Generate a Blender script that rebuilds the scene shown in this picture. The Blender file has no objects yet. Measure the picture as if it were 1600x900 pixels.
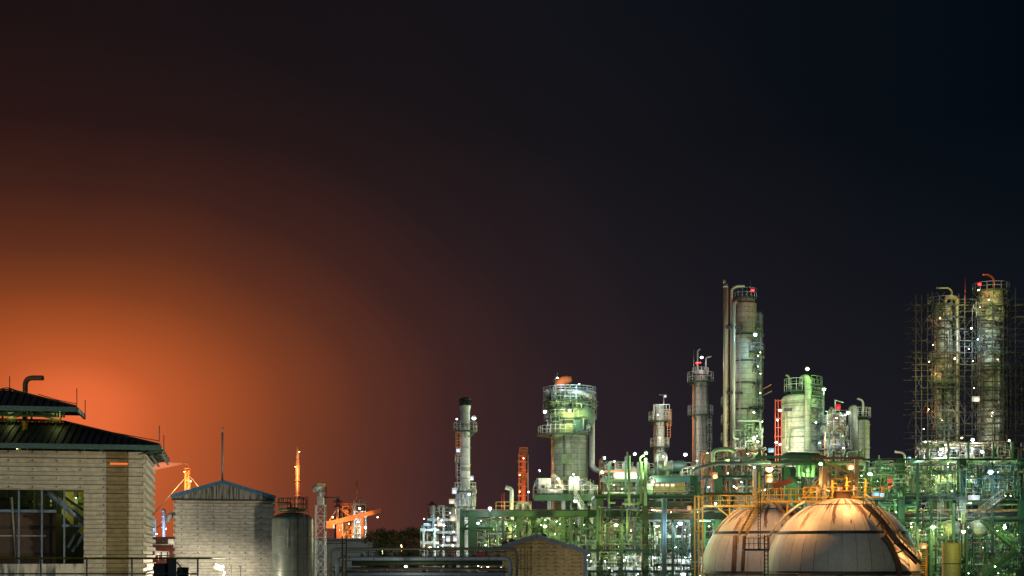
import bpy, math, random
from mathutils import Vector, Matrix
R = math.radians
# ------------------------------------------------------------------ camera, sky, light, exposure
CH = 13.0          # the photographer stands on a raised structure
FP = 2200.0        # focal length in photograph pixels (1600 wide)
HY = 870.0         # photograph row of the horizon
sc = bpy.context.scene
col = sc.collection
cam = bpy.data.objects.new('camera', bpy.data.cameras.new('camera'))
col.objects.link(cam); sc.camera = cam
cam.location = (0, 0, CH); cam.rotation_euler = (R(90), 0, 0)
cam.data.sensor_width = 36.0; cam.data.lens = 36.0*FP/1600
cam.data.shift_y = (HY-450)/1600
cam.data.clip_start = 0.5; cam.data.clip_end = 20000
sc.render.resolution_x = 1024; sc.render.resolution_y = 576
sc.view_settings.view_transform = 'Standard'; sc.view_settings.look = 'None'
sc.view_settings.exposure = 0; sc.view_settings.gamma = 1
sc.render.engine = 'CYCLES'
sc.cycles.use_denoising = True
sc.cycles.max_bounces = 4; sc.cycles.diffuse_bounces = 2; sc.cycles.glossy_bounces = 2
sc.cycles.transmission_bounces = 2; sc.cycles.volume_bounces = 0; sc.cycles.transparent_max_bounces = 6
sc.cycles.sample_clamp_indirect = 3
sc.cycles.use_light_tree = True

def lin(r, g, b):
    f = lambda c: (c/255/12.92) if c/255 <= .04045 else ((c/255+.055)/1.055)**2.4
    return (f(r), f(g), f(b))

def make_world():
    w = bpy.data.worlds.new('World'); sc.world = w; w.use_nodes = True
    nt = w.node_tree; nt.nodes.clear(); N = nt.nodes; L = nt.links
    out = N.new('ShaderNodeOutputWorld'); bg = N.new('ShaderNodeBackground')
    L.new(bg.outputs[0], out.inputs[0])
    tc = N.new('ShaderNodeTexCoord'); sp = N.new('ShaderNodeSeparateXYZ'); L.new(tc.outputs['Generated'], sp.inputs[0])
    def M(op, a, b=None, c=None):
        n = N.new('ShaderNodeMath'); n.operation = op
        for i, v in enumerate((a, b, c)):
            if v is None: continue
            if isinstance(v, (int, float)): n.inputs[i].default_value = v
            else: L.new(v, n.inputs[i])
        return n.outputs[0]
    az = M('MULTIPLY', M('ARCTAN2', sp.outputs[0], sp.outputs[1]), 180/math.pi)   # degrees, 0 = +Y
    el = M('MULTIPLY', M('ARCSINE', sp.outputs[2]), 180/math.pi)
    # the glow of a flare beyond the left building: distance in degrees from its centre
    du = M('SUBTRACT', az, GLOW_AZ); dv = M('SUBTRACT', el, GLOW_EL)
    up = M('MAXIMUM', dv, 0.0); dn = M('MINIMUM', dv, 0.0)
    ri = M('MAXIMUM', du, 0.0); le = M('MINIMUM', du, 0.0)
    s = M('ADD', M('POWER', M('MULTIPLY', up, 1.18), 2.0), M('POWER', M('MULTIPLY', M('ABSOLUTE', dn), .5), 2.0))
    s = M('ADD', s, M('ADD', M('POWER', M('MULTIPLY', ri, .68), 2.0), M('POWER', M('MULTIPLY', M('ABSOLUTE', le), .7), 2.0)))
    r = M('SQRT', s)
    # smoke-like unevenness of the glow
    nz = N.new('ShaderNodeTexNoise'); nz.inputs['Scale'].default_value = 6.0; nz.inputs['Detail'].default_value = 4.0
    L.new(tc.outputs['Generated'], nz.inputs['Vector'])
    r = M('MULTIPLY', r, M('ADD', M('MULTIPLY', M('SUBTRACT', nz.outputs['Fac'], .5), .22), 1.0))
    cr = N.new('ShaderNodeValToRGB'); L.new(M('DIVIDE', r, 24.0), cr.inputs[0])
    e = cr.color_ramp.elements; cr.color_ramp.interpolation = 'LINEAR'
    pts = GLOW
    e[0].position = 0; e[1].position = 1
    for i, (p, c) in enumerate(pts):
        el_ = e[0] if i == 0 else (e[-1] if i == len(pts)-1 else e.new(p/24.0))
        if 0 < i < len(pts)-1: pass
        el_.color = (*c, 1)
    b1 = N.new('ShaderNodeValToRGB'); L.new(M('DIVIDE', M('ADD', az, 24.0), 48.0), b1.inputs[0])
    e = b1.color_ramp.elements
    e[0].position = .05; e[0].color = (*BASE[0], 1); e[1].position = .95; e[1].color = (*BASE[2], 1)
    m_ = e.new(.55); m_.color = (*BASE[1], 1)
    b2 = N.new('ShaderNodeValToRGB'); L.new(M('DIVIDE', el, 22.0), b2.inputs[0])
    e = b2.color_ramp.elements
    e[0].position = 0; e[0].color = (*LOW, 1); e[1].position = .75; e[1].color = (0, 0, 0, 1)
    mid = e.new(.3); mid.color = (LOW[0]*.6, LOW[1]*.6, LOW[2]*.6, 1)
    def add(a, b):
        n = N.new('ShaderNodeMix'); n.data_type = 'RGBA'; n.blend_type = 'ADD'; n.inputs[0].default_value = 1
        L.new(a, n.inputs[6]); L.new(b, n.inputs[7]); return n.outputs[2]
    tot = add(add(b1.outputs[0], b2.outputs[0]), cr.outputs[0])
    # last night-sky light from above, far too weak to see beside the glow
    L.new(tot, bg.inputs[0]); bg.inputs[1].default_value = 1.0
GLOW_AZ, GLOW_EL = -17.3, 5.8
GLOW = [(0, (.82, .146, .032)), (1.1, (.74, .131, .026)), (2.3, (.52, .093, .014)), (4.0, (.345, .064, .007)), (5.6, (.195, .0385, .0035)), (7.5, (.096, .0200, .0028)),
        (10.0, (.039, .0088, .0024)), (13.0, (.0128, .0036, .0018)), (17.0, (.0035, .0014, .0007)), (24.0, (0, 0, 0))]
BASE = [lin(24, 15, 17), lin(16, 18, 24), lin(2, 10, 17)]
LOW = lin(26, 22, 28)
make_world()

sun = bpy.data.objects.new('moonlight', bpy.data.lights.new('moonlight', 'SUN')); col.objects.link(sun)
sun.data.energy = 0.20; sun.data.angle = R(12); sun.data.color = (.66, .88, 1.0)  # weak fill added from the camera side; no moon is seen
sun.rotation_euler = (R(62), 0, R(-22))

# ------------------------------------------------------------------ mesh collecting
class MB:
    def __init__(s): s.v = []; s.f = []; s.sm = []
    def add(s, vs, fs, smooth=False):
        o = len(s.v); s.v += [tuple(v) for v in vs]; s.f += [tuple(i+o for i in f) for f in fs]; s.sm += [smooth]*len(fs)
        return s
    def box(s, c, d):
        x, y, z = c; a, b, h = d[0]/2, d[1]/2, d[2]/2
        v = [(x+i*a, y+j*b, z+k*h) for k in (-1, 1) for j in (-1, 1) for i in (-1, 1)]
        return s.add(v, [(0, 2, 3, 1), (4, 5, 7, 6), (0, 1, 5, 4), (2, 6, 7, 3), (0, 4, 6, 2), (1, 3, 7, 5)])
    def bar(s, a, b, w, h=None):
        a = Vector(a); b = Vector(b); h = h or w; d = (b-a)
        if d.length < 1e-6: return s
        d.normalize(); up = Vector((0, 0, 1)) if abs(d.z) < .95 else Vector((0, 1, 0))
        u = d.cross(up).normalized()*w/2; v = u.cross(d).normalized()*h/2
        vs = [p+i*u+j*v for p in (a, b) for i, j in ((-1, -1), (1, -1), (1, 1), (-1, 1))]
        return s.add(vs, [(0, 1, 2, 3), (7, 6, 5, 4), (0, 4, 5, 1), (1, 5, 6, 2), (2, 6, 7, 3), (3, 7, 4, 0)])
    def tube(s, pts, r, n=8, cap=True):
        pts = [Vector(p) for p in pts]; P = [pts[0]]
        for p in pts[1:]:
            if (p-P[-1]).length > 1e-5: P.append(p)
        if len(P) < 2: return s
        rs = r if isinstance(r, (list, tuple)) else [r]*len(P)
        t0 = (P[1]-P[0]).normalized(); up = Vector((0, 0, 1)) if abs(t0.z) < .9 else Vector((0, 1, 0))
        u = t0.cross(up).normalized(); vs = []; m = len(P)
        for i, p in enumerate(P):
            t = (P[min(i+1, m-1)]-P[max(i-1, 0)]).normalized()
            u = (u-t*u.dot(t)).normalized(); w = t.cross(u)
            for k in range(n):
                a = 2*math.pi*k/n; vs.append(p+(u*math.cos(a)+w*math.sin(a))*rs[min(i, len(rs)-1)])
        fs = [(i*n+k, i*n+(k+1) % n, (i+1)*n+(k+1) % n, (i+1)*n+k) for i in range(m-1) for k in range(n)]
        s.add(vs, fs, True)
        if cap:
            o = len(s.v)-m*n
            s.f += [tuple(o+k for k in reversed(range(n))), tuple(o+(m-1)*n+k for k in range(n))]; s.sm += [False]*2
        return s
    def lathe(s, prof, c=(0, 0, 0), n=24, axis='z', smooth=True, a0=0, a1=2*math.pi):
        full = abs(a1-a0-2*math.pi) < 1e-6; k = n if full else n+1; vs = []
        for r, h in prof:
            for i in range(k):
                a = a0+(a1-a0)*i/n; x, y = r*math.cos(a), r*math.sin(a)
                vs.append((c[0]+x, c[1]+y, c[2]+h) if axis == 'z' else ((c[0]+h, c[1]+x, c[2]+y) if axis == 'x' else (c[0]+y, c[1]+h, c[2]+x)))
        fs = []
        for j in range(len(prof)-1):
            for i in range(n):
                i2 = (i+1) % k
                fs.append((j*k+i, j*k+i2, (j+1)*k+i2, (j+1)*k+i))
        return s.add(vs, fs, smooth)
    def build(s, name, mat, parent=None, label=None, loc=None):
        me = bpy.data.meshes.new(name); me.from_pydata(s.v, [], s.f); me.materials.append(mat)
        me.polygons.foreach_set('use_smooth', s.sm); me.update()
        o = bpy.data.objects.new(name, me); col.objects.link(o)
        if parent: o.parent = parent
        if loc: o.location = loc
        if label: o['label'] = label
        return o

def fillet(pts, rad, n=4):
    pts = [Vector(p) for p in pts]; out = [pts[0]]
    for i in range(1, len(pts)-1):
        a, b, c = pts[i-1], pts[i], pts[i+1]; u = (a-b); v = (c-b)
        r = min(rad, u.length*.49, v.length*.49)
        if r < 1e-4: continue
        u.normalize(); v.normalize(); p = b+u*r; q = b+v*r
        for k in range(n+1):
            t = k/n; out.append(p*(1-t)**2+b*2*t*(1-t)+q*t*t)
    out.append(pts[-1]); return out

def tag(o, label, cat, group=None, kind=None):
    if label: o['label'] = label
    if cat: o['category'] = cat
    if group: o['group'] = group
    if kind: o['kind'] = kind
    return o

class T:
    """A thing: an Empty at its base; p() turns a photograph pixel into a local point on the plane y = dy."""
    def __init__(s, name, label, cat, px, D, group=None, rz=0.0, z=0.0):
        s.e = bpy.data.objects.new(name, None); col.objects.link(s.e); s.e.empty_display_size = .2
        s.loc = Vector(((px-800)/FP*D, D, z)); s.e.location = s.loc; s.rz = rz; s.e.rotation_euler = (0, 0, rz)
        s.inv = Matrix.Rotation(-rz, 3, 'Z'); s.k = D/FP; s.D = D; s.px = px
        tag(s.e, label, cat, group)
    def p(s, px, py, dy=0.0):
        o = s.inv @ (Vector((0, 0, CH))-s.loc); d = s.inv @ Vector(((px-800)/FP, 1, (HY-py)/FP))
        return o+d*((dy-o.y)/d.y)
    def z(s, py, dy=0.0): return s.p(s.px, py, dy).z
    def part(s, name, mb, mat, parent=None, label=None): return mb.build(name, mat, parent or s.e, label)
    def tube(s, name, pts, rpx, mat, rad=None, n=8, parent=None, dy=0.0, label=None):
        """pts: (px, py[, dy]) in photograph pixels, radius in pixels too"""
        P = [s.p(q[0], q[1], q[2] if len(q) > 2 else dy) for q in pts]
        r = rpx*s.k
        if rad is None: rad = r*3
        else: rad = rad*s.k
        return s.part(name, MB().tube(fillet(P, rad), r, n), mat, parent, label)

# ------------------------------------------------------------------ materials
MATS = {}
def nodes(name):
    m = bpy.data.materials.new(name); m.use_nodes = True; nt = m.node_tree
    return m, nt, nt.nodes['Principled BSDF']
def steel(name, c, rough=.5, metal=0.0, dirt=(.10, .07, .05), amount=.45, scale=1.2, streak=True, bump=.0):
    m, nt, b = nodes(name); N = nt.nodes; L = nt.links
    tc = N.new('ShaderNodeTexCoord'); mp = N.new('ShaderNodeMapping'); L.new(tc.outputs['Object'], mp.inputs[0])
    mp.inputs['Scale'].default_value = (1, 1, .25 if streak else 1)
    n1 = N.new('ShaderNodeTexNoise'); n1.inputs['Scale'].default_value = scale; n1.inputs['Detail'].default_value = 6; n1.inputs['Roughness'].default_value = .65
    L.new(mp.outputs[0], n1.inputs['Vector'])
    r = N.new('ShaderNodeValToRGB'); L.new(n1.outputs['Fac'], r.inputs[0])
    e = r.color_ramp.elements; e[0].position = .50; e[0].color = (0, 0, 0, 1); e[1].position = .78; e[1].color = (amount,)*3+(1,)
    n2 = N.new('ShaderNodeTexNoise'); n2.inputs['Scale'].default_value = scale*5; n2.inputs['Detail'].default_value = 4
    L.new(tc.outputs['Object'], n2.inputs['Vector'])
    hv = N.new('ShaderNodeHueSaturation'); hv.inputs['Color'].default_value = (*c, 1)
    mm = N.new('ShaderNodeMapRange'); mm.inputs[1].default_value = .3; mm.inputs[2].default_value = .7; mm.inputs[3].default_value = .78; mm.inputs[4].default_value = 1.15
    L.new(n2.outputs['Fac'], mm.inputs[0]); L.new(mm.outputs[0], hv.inputs['Value'])
    mx = N.new('ShaderNodeMix'); mx.data_type = 'RGBA'; L.new(r.outputs[0], mx.inputs[0]); L.new(hv.outputs[0], mx.inputs[6]); mx.inputs[7].default_value = (*dirt, 1)
    L.new(mx.outputs[2], b.inputs['Base Color']); b.inputs['Roughness'].default_value = rough; b.inputs['Metallic'].default_value = metal
    MATS[name] = m; return m
def banded(name, c, bandh, vert=0, rough=.45, line=.35, dirt=(.12, .10, .08), amount=.5, metal=.0):
    """insulation cladding: horizontal seams every bandh metres, optional vertical seams (vert per turn about the object's z axis)"""
    m = steel(name, c, rough, metal, dirt, amount, .5); nt = m.node_tree; N = nt.nodes; L = nt.links; b = N['Principled BSDF']
    src = b.inputs['Base Color'].links[0].from_socket
    tc = N.new('ShaderNodeTexCoord'); sp = N.new('ShaderNodeSeparateXYZ'); L.new(tc.outputs['Object'], sp.inputs[0])
    def M(op, a, bb=None):
        n = N.new('ShaderNodeMath'); n.operation = op
        for i, v in enumerate((a, bb)):
            if v is None: continue
            if isinstance(v, (int, float)): n.inputs[i].default_value = v
            else: L.new(v, n.inputs[i])
        return n.outputs[0]
    row = M('DIVIDE', sp.outputs[2], bandh); fz = M('FRACT', row); mask = M('LESS_THAN', fz, .09)
    if vert:
        an = M('MULTIPLY', M('ARCTAN2', sp.outputs[1], sp.outputs[0]), vert/(2*math.pi))
        an = M('ADD', an, M('MULTIPLY', M('MODULO', M('FLOOR', row), 2.0), .5))
        mask = M('MAXIMUM', mask, M('LESS_THAN', M('FRACT', an), .035))
    wn = N.new('ShaderNodeTexWhiteNoise'); wn.noise_dimensions = '1D'; L.new(M('FLOOR', row), wn.inputs['W'])
    var = M('ADD', M('MULTIPLY', wn.outputs['Value'], .22), .86)
    v = M('MULTIPLY', var, M('SUBTRACT', 1.0, M('MULTIPLY', mask, 1-line)))
    mx = N.new('ShaderNodeMix'); mx.data_type = 'RGBA'; mx.blend_type = 'MULTIPLY'; mx.inputs[0].default_value = 1
    L.new(src, mx.inputs[6]); cc = N.new('ShaderNodeCombineColor'); [L.new(v, cc.inputs[i]) for i in range(3)]
    L.new(cc.outputs[0], mx.inputs[7]); L.new(mx.outputs[2], b.inputs['Base Color'])
    bp = N.new('ShaderNodeBump'); bp.inputs['Strength'].default_value = .5; bp.inputs['Distance'].default_value = .03; L.new(M('SUBTRACT', 1.0, mask), bp.inputs['Height'])
    L.new(bp.outputs[0], b.inputs['Normal'])
    return m
def emit(name, c, s):
    m, nt, b = nodes(name); b.inputs['Base Color'].default_value = (.02, .02, .02, 1); b.inputs['Specular IOR Level'].default_value = 0
    b.inputs['Emission Color'].default_value = (*c, 1); b.inputs['Emission Strength'].default_value = s
    m.cycles.emission_sampling = 'NONE'; MATS[name] = m; return m

steel('green_steel', (.034, .088, .040), .5, dirt=(.06, .045, .03))
steel('dark_green_steel', (.028, .055, .035), .55, dirt=(.04, .03, .025))
steel('teal_steel', (.04, .10, .095), .5, dirt=(.05, .04, .03))
steel('grey_steel', (.33, .34, .33), .45, .3)
steel('light_steel', (.46, .48, .42), .4, .35, amount=.3)
steel('white_paint', (.60, .61, .54), .5, amount=.35)
steel('pipe_cladding', (.40, .40, .35), .38, .5, amount=.35)
steel('pipe_green', (.14, .20, .10), .5, amount=.4)
steel('pipe_tan', (.42, .37, .25), .5, amount=.4)
steel('pipe_dark', (.07, .08, .07), .5)
steel('pipe_red', (.50, .06, .03), .5, dirt=(.12, .03, .02))
steel('orange_primer', (.62, .24, .10), .55, dirt=(.2, .06, .03))
steel('yellow_paint', (.62, .40, .04), .45, dirt=(.14, .09, .03), amount=.5)
steel('dark_steel', (.035, .04, .042), .5, dirt=(.05, .03, .02))
steel('head_green', (.27, .33, .17), .5, dirt=(.10, .09, .04), amount=.6)
steel('red_lit_paint', (.62, .12, .06), .5, dirt=(.25, .05, .03))  # red lamp light on the slim column, put into its colour
steel('brown_bin', (.07, .045, .032), .7, dirt=(.03, .02, .015))
steel('rust_steel', (.16, .09, .055), .7, dirt=(.05, .03, .02), amount=.8)
steel('galvanised', (.42, .44, .44), .4, .6, amount=.2)
steel('scaffold_tube', (.04, .042, .036), .5, .4, amount=.5)
steel('plank', (.07, .065, .05), .8)
banded('column_cladding', (.42, .41, .30), .85, 9, line=.5, amount=.3)
banded('column_dirty', (.22, .19, .14), 1.0, 7, line=.5, amount=.9, dirt=(.07, .05, .04))
banded('column_green', (.28, .31, .19), .85, 14, line=.5, amount=.35)
banded('stack_steel', (.58, .59, .58), 6.4, 0, amount=.18, line=.5)
banded('column_white', (.42, .42, .37), 1.2, 0, amount=.4, line=.6)
steel('tank_paint', (.12, .145, .13), .42, .2, amount=.25, scale=.5)
steel('tan_paint', (.45, .37, .13), .55, amount=.25)
steel('blue_fascia', (.05, .20, .36), .5, amount=.3)
steel('dark_blue_pipe', (.13, .19, .26), .5, amount=.3)
steel('orange_cloth', (.75, .17, .04), .85, amount=.25)
steel('concrete', (.28, .27, .25), .9, streak=False)
LAMPK = .9
YARD_FILL = [(-31, 48, 23, 3500, 'n', 'added tall yard lamp on a pole left before the boiler house'), (-4, 60, 11, 11500, 'n', 'added yard lamp on a pole far in front of the cream shed'), (-12.5, 85, 6.5, 450, 'n', 'added low yard lamp before the corner of the cream shed'),
        (6, 108, 8.5, 1000, 'n', 'added yard lamp before the ochre shed')]  # lamps out of view, added to light the near buildings
# ------------------------------------------------------------------ walls, shells
def sheet_wall(name, c, dirt, pitch, boltx, amount=.5, offx=0.0, streak=.35):
    """profiled sheet: weathered paint, a dark fixing with a rust run under it at every boltx metres in each row"""
    m = steel(name, c, .5, .1, dirt, amount, .7); nt = m.node_tree; N = nt.nodes; L = nt.links; b = N['Principled BSDF']
    src = b.inputs['Base Color'].links[0].from_socket
    tc = N.new('ShaderNodeTexCoord'); sp = N.new('ShaderNodeSeparateXYZ'); L.new(tc.outputs['Object'], sp.inputs[0])
    def M(op, a, bb=None):
        n = N.new('ShaderNodeMath'); n.operation = op
        for i, v in enumerate((a, bb)):
            if v is None: continue
            if isinstance(v, (int, float)): n.inputs[i].default_value = v
            else: L.new(v, n.inputs[i])
        return n.outputs[0]
    u = M('FRACT', M('DIVIDE', M('ADD', M('ADD', sp.outputs[0], sp.outputs[1]), 100+offx), boltx))
    fz = M('FRACT', M('DIVIDE', sp.outputs[2], pitch))
    du = M('MULTIPLY', M('ABSOLUTE', M('SUBTRACT', u, .5)), boltx); dz = M('MULTIPLY', M('ABSOLUTE', M('SUBTRACT', fz, .22)), pitch)
    mask = M('LESS_THAN', M('ADD', du, dz), .055)
    # irregular smear next to the fixing, different for each
    wn = N.new('ShaderNodeTexNoise'); wn.inputs['Scale'].default_value = 1.3; L.new(tc.outputs['Object'], wn.inputs['Vector'])
    wid = M('MULTIPLY', M('MAXIMUM', M('SUBTRACT', wn.outputs['Fac'], .42), 0.0), 2.2)
    sm = M('MULTIPLY', M('LESS_THAN', M('ABSOLUTE', M('SUBTRACT', fz, .10)), .07), M('LESS_THAN', du, wid))
    lap_shade = M('MULTIPLY', M('GREATER_THAN', fz, .94), .25); recess_shade = M('MULTIPLY', M('MULTIPLY', M('GREATER_THAN', fz, .50), M('LESS_THAN', fz, .93)), .12)  # laps and recesses darkened in the colour to imitate the ribs' shade
    tot = M('MAXIMUM', M('MAXIMUM', mask, M('MULTIPLY', sm, streak)), M('MAXIMUM', lap_shade, recess_shade))
    # joints between sheet lengths, each strip a shade of its own
    bx = M('DIVIDE', M('ADD', sp.outputs[0], 100+offx), boltx*2); wj = N.new('ShaderNodeTexWhiteNoise'); wj.noise_dimensions = '1D'; L.new(M('FLOOR', bx), wj.inputs['W'])
    var = M('ADD', M('MULTIPLY', wj.outputs['Value'], .08), .93)
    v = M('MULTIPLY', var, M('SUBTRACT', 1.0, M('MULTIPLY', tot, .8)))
    mx = N.new('ShaderNodeMix'); mx.data_type = 'RGBA'; mx.blend_type = 'MULTIPLY'; mx.inputs[0].default_value = 1
    cc = N.new('ShaderNodeCombineColor'); [L.new(v, cc.inputs[i]) for i in range(3)]
    L.new(src, mx.inputs[6]); L.new(cc.outputs[0], mx.inputs[7]); L.new(mx.outputs[2], b.inputs['Base Color'])
    return m
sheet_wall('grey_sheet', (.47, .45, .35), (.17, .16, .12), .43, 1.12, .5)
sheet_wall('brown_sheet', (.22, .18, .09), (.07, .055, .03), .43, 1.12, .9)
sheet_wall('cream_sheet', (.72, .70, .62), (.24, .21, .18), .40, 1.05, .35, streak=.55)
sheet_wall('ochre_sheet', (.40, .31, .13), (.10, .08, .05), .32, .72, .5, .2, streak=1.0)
def streaky(name, c, dirt, sx=7.0, amount=.95):
    m, nt, b = nodes(name); N = nt.nodes; L = nt.links
    tc = N.new('ShaderNodeTexCoord'); mp = N.new('ShaderNodeMapping'); mp.inputs['Scale'].default_value = (sx, sx, .7); L.new(tc.outputs['Object'], mp.inputs[0])
    n = N.new('ShaderNodeTexNoise'); n.inputs['Scale'].default_value = 1; n.inputs['Detail'].default_value = 5; L.new(mp.outputs[0], n.inputs['Vector'])
    r = N.new('ShaderNodeValToRGB'); L.new(n.outputs['Fac'], r.inputs[0]); e = r.color_ramp.elements
    e[0].position = .42; e[0].color = (*c, 1); e[1].position = .62; e[1].color = (*[c[i]*(1-amount)+dirt[i]*amount for i in range(3)], 1)
    L.new(r.outputs[0], b.inputs['Base Color']); b.inputs['Roughness'].default_value = .6; MATS[name] = m; return m
streaky('streaked_gable', (.52, .52, .45), (.05, .055, .045))
streaky('streaked_lintel', (.50, .49, .40), (.05, .08, .08), 3.5)
streaky('roof_sheet', (.022, .030, .040), (.012, .015, .018), 3.0)

def corrug(mb, A, B, z0, z1, pitch, depth):
    """profiled sheet wall from plan point A to plan point B, ribs level, outside on the right of A->B"""
    A = Vector((*A, 0)); B = Vector((*B, 0)); d = (B-A).normalized(); n = Vector((d.y, -d.x, 0))
    zs = []
    k = math.floor(z0/pitch)-1
    while k*pitch < z1:
        for f, o in ((0, 1), (.44, 1), (.54, 0), (.92, 0)):
            zs.append(((k+f)*pitch, o*depth))
        k += 1
    prof = []
    for i, (z, o) in enumerate(zs):
        if z < z0 and i+1 < len(zs) and zs[i+1][0] > z0:
            t = (z0-z)/(zs[i+1][0]-z); prof.append((z0, o+(zs[i+1][1]-o)*t))
        elif z0 <= z <= z1: prof.append((z, o))
        elif z > z1:
            zp, op = zs[i-1]; t = (z1-zp)/(z-zp); prof.append((z1, op+(o-op)*t)); break
    vs = []
    for z, o in prof: vs += [A+n*o+Vector((0, 0, z)), B+n*o+Vector((0, 0, z))]
    mb.add(vs, [(2*i, 2*i+1, 2*i+3, 2*i+2) for i in range(len(prof)-1)])
    # ends and back, so the sheet has a thickness
    o0 = len(mb.v); m = len(prof)
    bk = -.06
    vs = [A+n*bk+Vector((0, 0, z0)), B+n*bk+Vector((0, 0, z0)), B+n*bk+Vector((0, 0, z1)), A+n*bk+Vector((0, 0, z1))]
    mb.add(vs, [(3, 2, 1, 0)])
    mb.f += [tuple([o0-2*m+2*i for i in range(m)]+[o0+3, o0]), tuple([o0-2*m+2*i+1 for i in reversed(range(m))]+[o0+1, o0+2])]; mb.sm += [False]*2
    return mb

def railing(mb, pts, h=1.1, gap=1.6, r=.03, mid=True, closed=False, n=6):
    pts = [Vector(p) for p in pts]
    if closed: pts.append(pts[0])
    up = Vector((0, 0, h))
    mb.tube([p+up for p in pts], r, n)
    if mid: mb.tube([p+up*.52 for p in pts], r*.85, n)
    for a, b in zip(pts, pts[1:]):
        m = max(1, round((b-a).length/gap))
        for i in range(m): q = a.lerp(b, i/m); mb.tube([q, q+up], r, n)
    mb.tube([pts[-1], pts[-1]+up], r, n); return mb

# ------------------------------------------------------------------ the ground
def ground():
    m, nt, b = nodes('ground'); N = nt.nodes; L = nt.links
    tc = N.new('ShaderNodeTexCoord'); n = N.new('ShaderNodeTexNoise'); n.inputs['Scale'].default_value = .05; n.inputs['Detail'].default_value = 8; L.new(tc.outputs['Object'], n.inputs['Vector'])
    r = N.new('ShaderNodeValToRGB'); L.new(n.outputs['Fac'], r.inputs[0]); e = r.color_ramp.elements
    e[0].position = .35; e[0].color = (.03, .035, .025, 1); e[1].position = .65; e[1].color = (.085, .08, .07, 1)
    L.new(r.outputs[0], b.inputs['Base Color']); b.inputs['Roughness'].default_value = .9
    s = 9000
    g = MB().add([(-s, -s, 0), (s, -s, 0), (s, s, 0), (-s, s, 0)], [(0, 1, 2, 3)]).build('ground', m); g['kind'] = 'structure'
    c = MB().box((40, 200, .06), (330, 330, .12)).build('plant_pavement', MATS['concrete']); c['kind'] = 'structure'
ground()

# ------------------------------------------------------------------ lamps
LC = {'w': (.84, .93, 1.0), 'n': (1, .86, .62), 'g': (.42, 1.0, .30), 'y': (.86, 1.0, .30), 'o': (1.0, .46, .15), 'r': (1.0, .035, .03), 'c': (.45, .80, 1.0)}
for k_, c_ in LC.items():
    hot = [min(1, v*.7+.3) for v in c_] if k_ != 'r' else (1, .012, .02)
    if k_ == 'o': hot = (1, .55, .22)
    emit('halo_'+k_, c_, .55)  # dim tint of the imitated halo
    emit('bulb_'+k_, hot, 40.0 if k_ != 'r' else 14.0)
def lamp(px, py, D, kind, watts, label, size=3.0, flat=1.0, pole=0, poledx=0, mat='light_steel', name='plant_lamp', cat='lamp', twin=False, group=None, pxoff=0):
    k = D/FP; r = size*k*(.85 if size < 1.6 or D < 130 else 1.0)
    t = T(name, label, cat, px, D, group, z=CH+(HY-py)*k)
    b = MB(); b.lathe([(0, -r/flat), (r*.55, -r*.85/flat), (r*.95, -r*.35/flat), (r, 0), (r*.8, r*.4/flat), (0, r*.45/flat)], n=14)
    if flat > 1:    # a long tube lamp lies along x
        b = MB().tube([(-r, 0, 0), (r, 0, 0)], [r/flat*1.1]*2, 10)
    bulb = t.part('bulb', b, MATS['bulb_'+kind])
    gr = r*1.45
    g = MB().lathe([(gr*.98, -.02), (gr*.7, gr*.35), (0, gr*.5)], (0, .12, 0), 16, 'y') if flat == 1 else (MB().tube([(-r*1.25, .08, 0), (r*1.25, .08, 0)], r/flat*2.1, 10) if flat > 1 else None)
    if kind != 'x': t.part('halo_glow', g, MATS['halo_'+kind])  # added glowing piece behind the bulb, imitates the lamp's halo
    hd = MB().lathe([(r*1.02 if flat == 1 else r/flat, r*.12), (r*.7 if flat == 1 else r/flat, r*.62/flat+.03), (0, r*.75/flat+.05)], n=12)
    if flat > 1: hd = MB().box((0, .02, r/flat*1.2+.03), (2*r, r/flat*2.2, .06))
    t.part('housing', hd, MATS['grey_steel'])
    if pole:
        t.part('pole', MB().tube(fillet([(0, .05, r/flat*1.1), (poledx*k*.5, .3, r/flat*1.1+.05), (poledx*k, .35, r/flat), (poledx*k, .35, -pole*k)], .15), max(.05, .55*k), 6), MATS[mat])
    else:
        t.part('bracket', MB().bar((0, .05, r/flat*.8), (.1, .9, r/flat*.4), .07), MATS[mat])
    if watts:
        l = bpy.data.lights.new('lamp_light', 'POINT'); l.energy = watts; l.color = LC[kind]; l.shadow_soft_size = max(.12, r*.4)
        o = bpy.data.objects.new('lamp_light', l); col.objects.link(o); o.parent = t.e; o.location = (0, -r*1.3-.25, -r*.6-.15)
    return t

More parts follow.
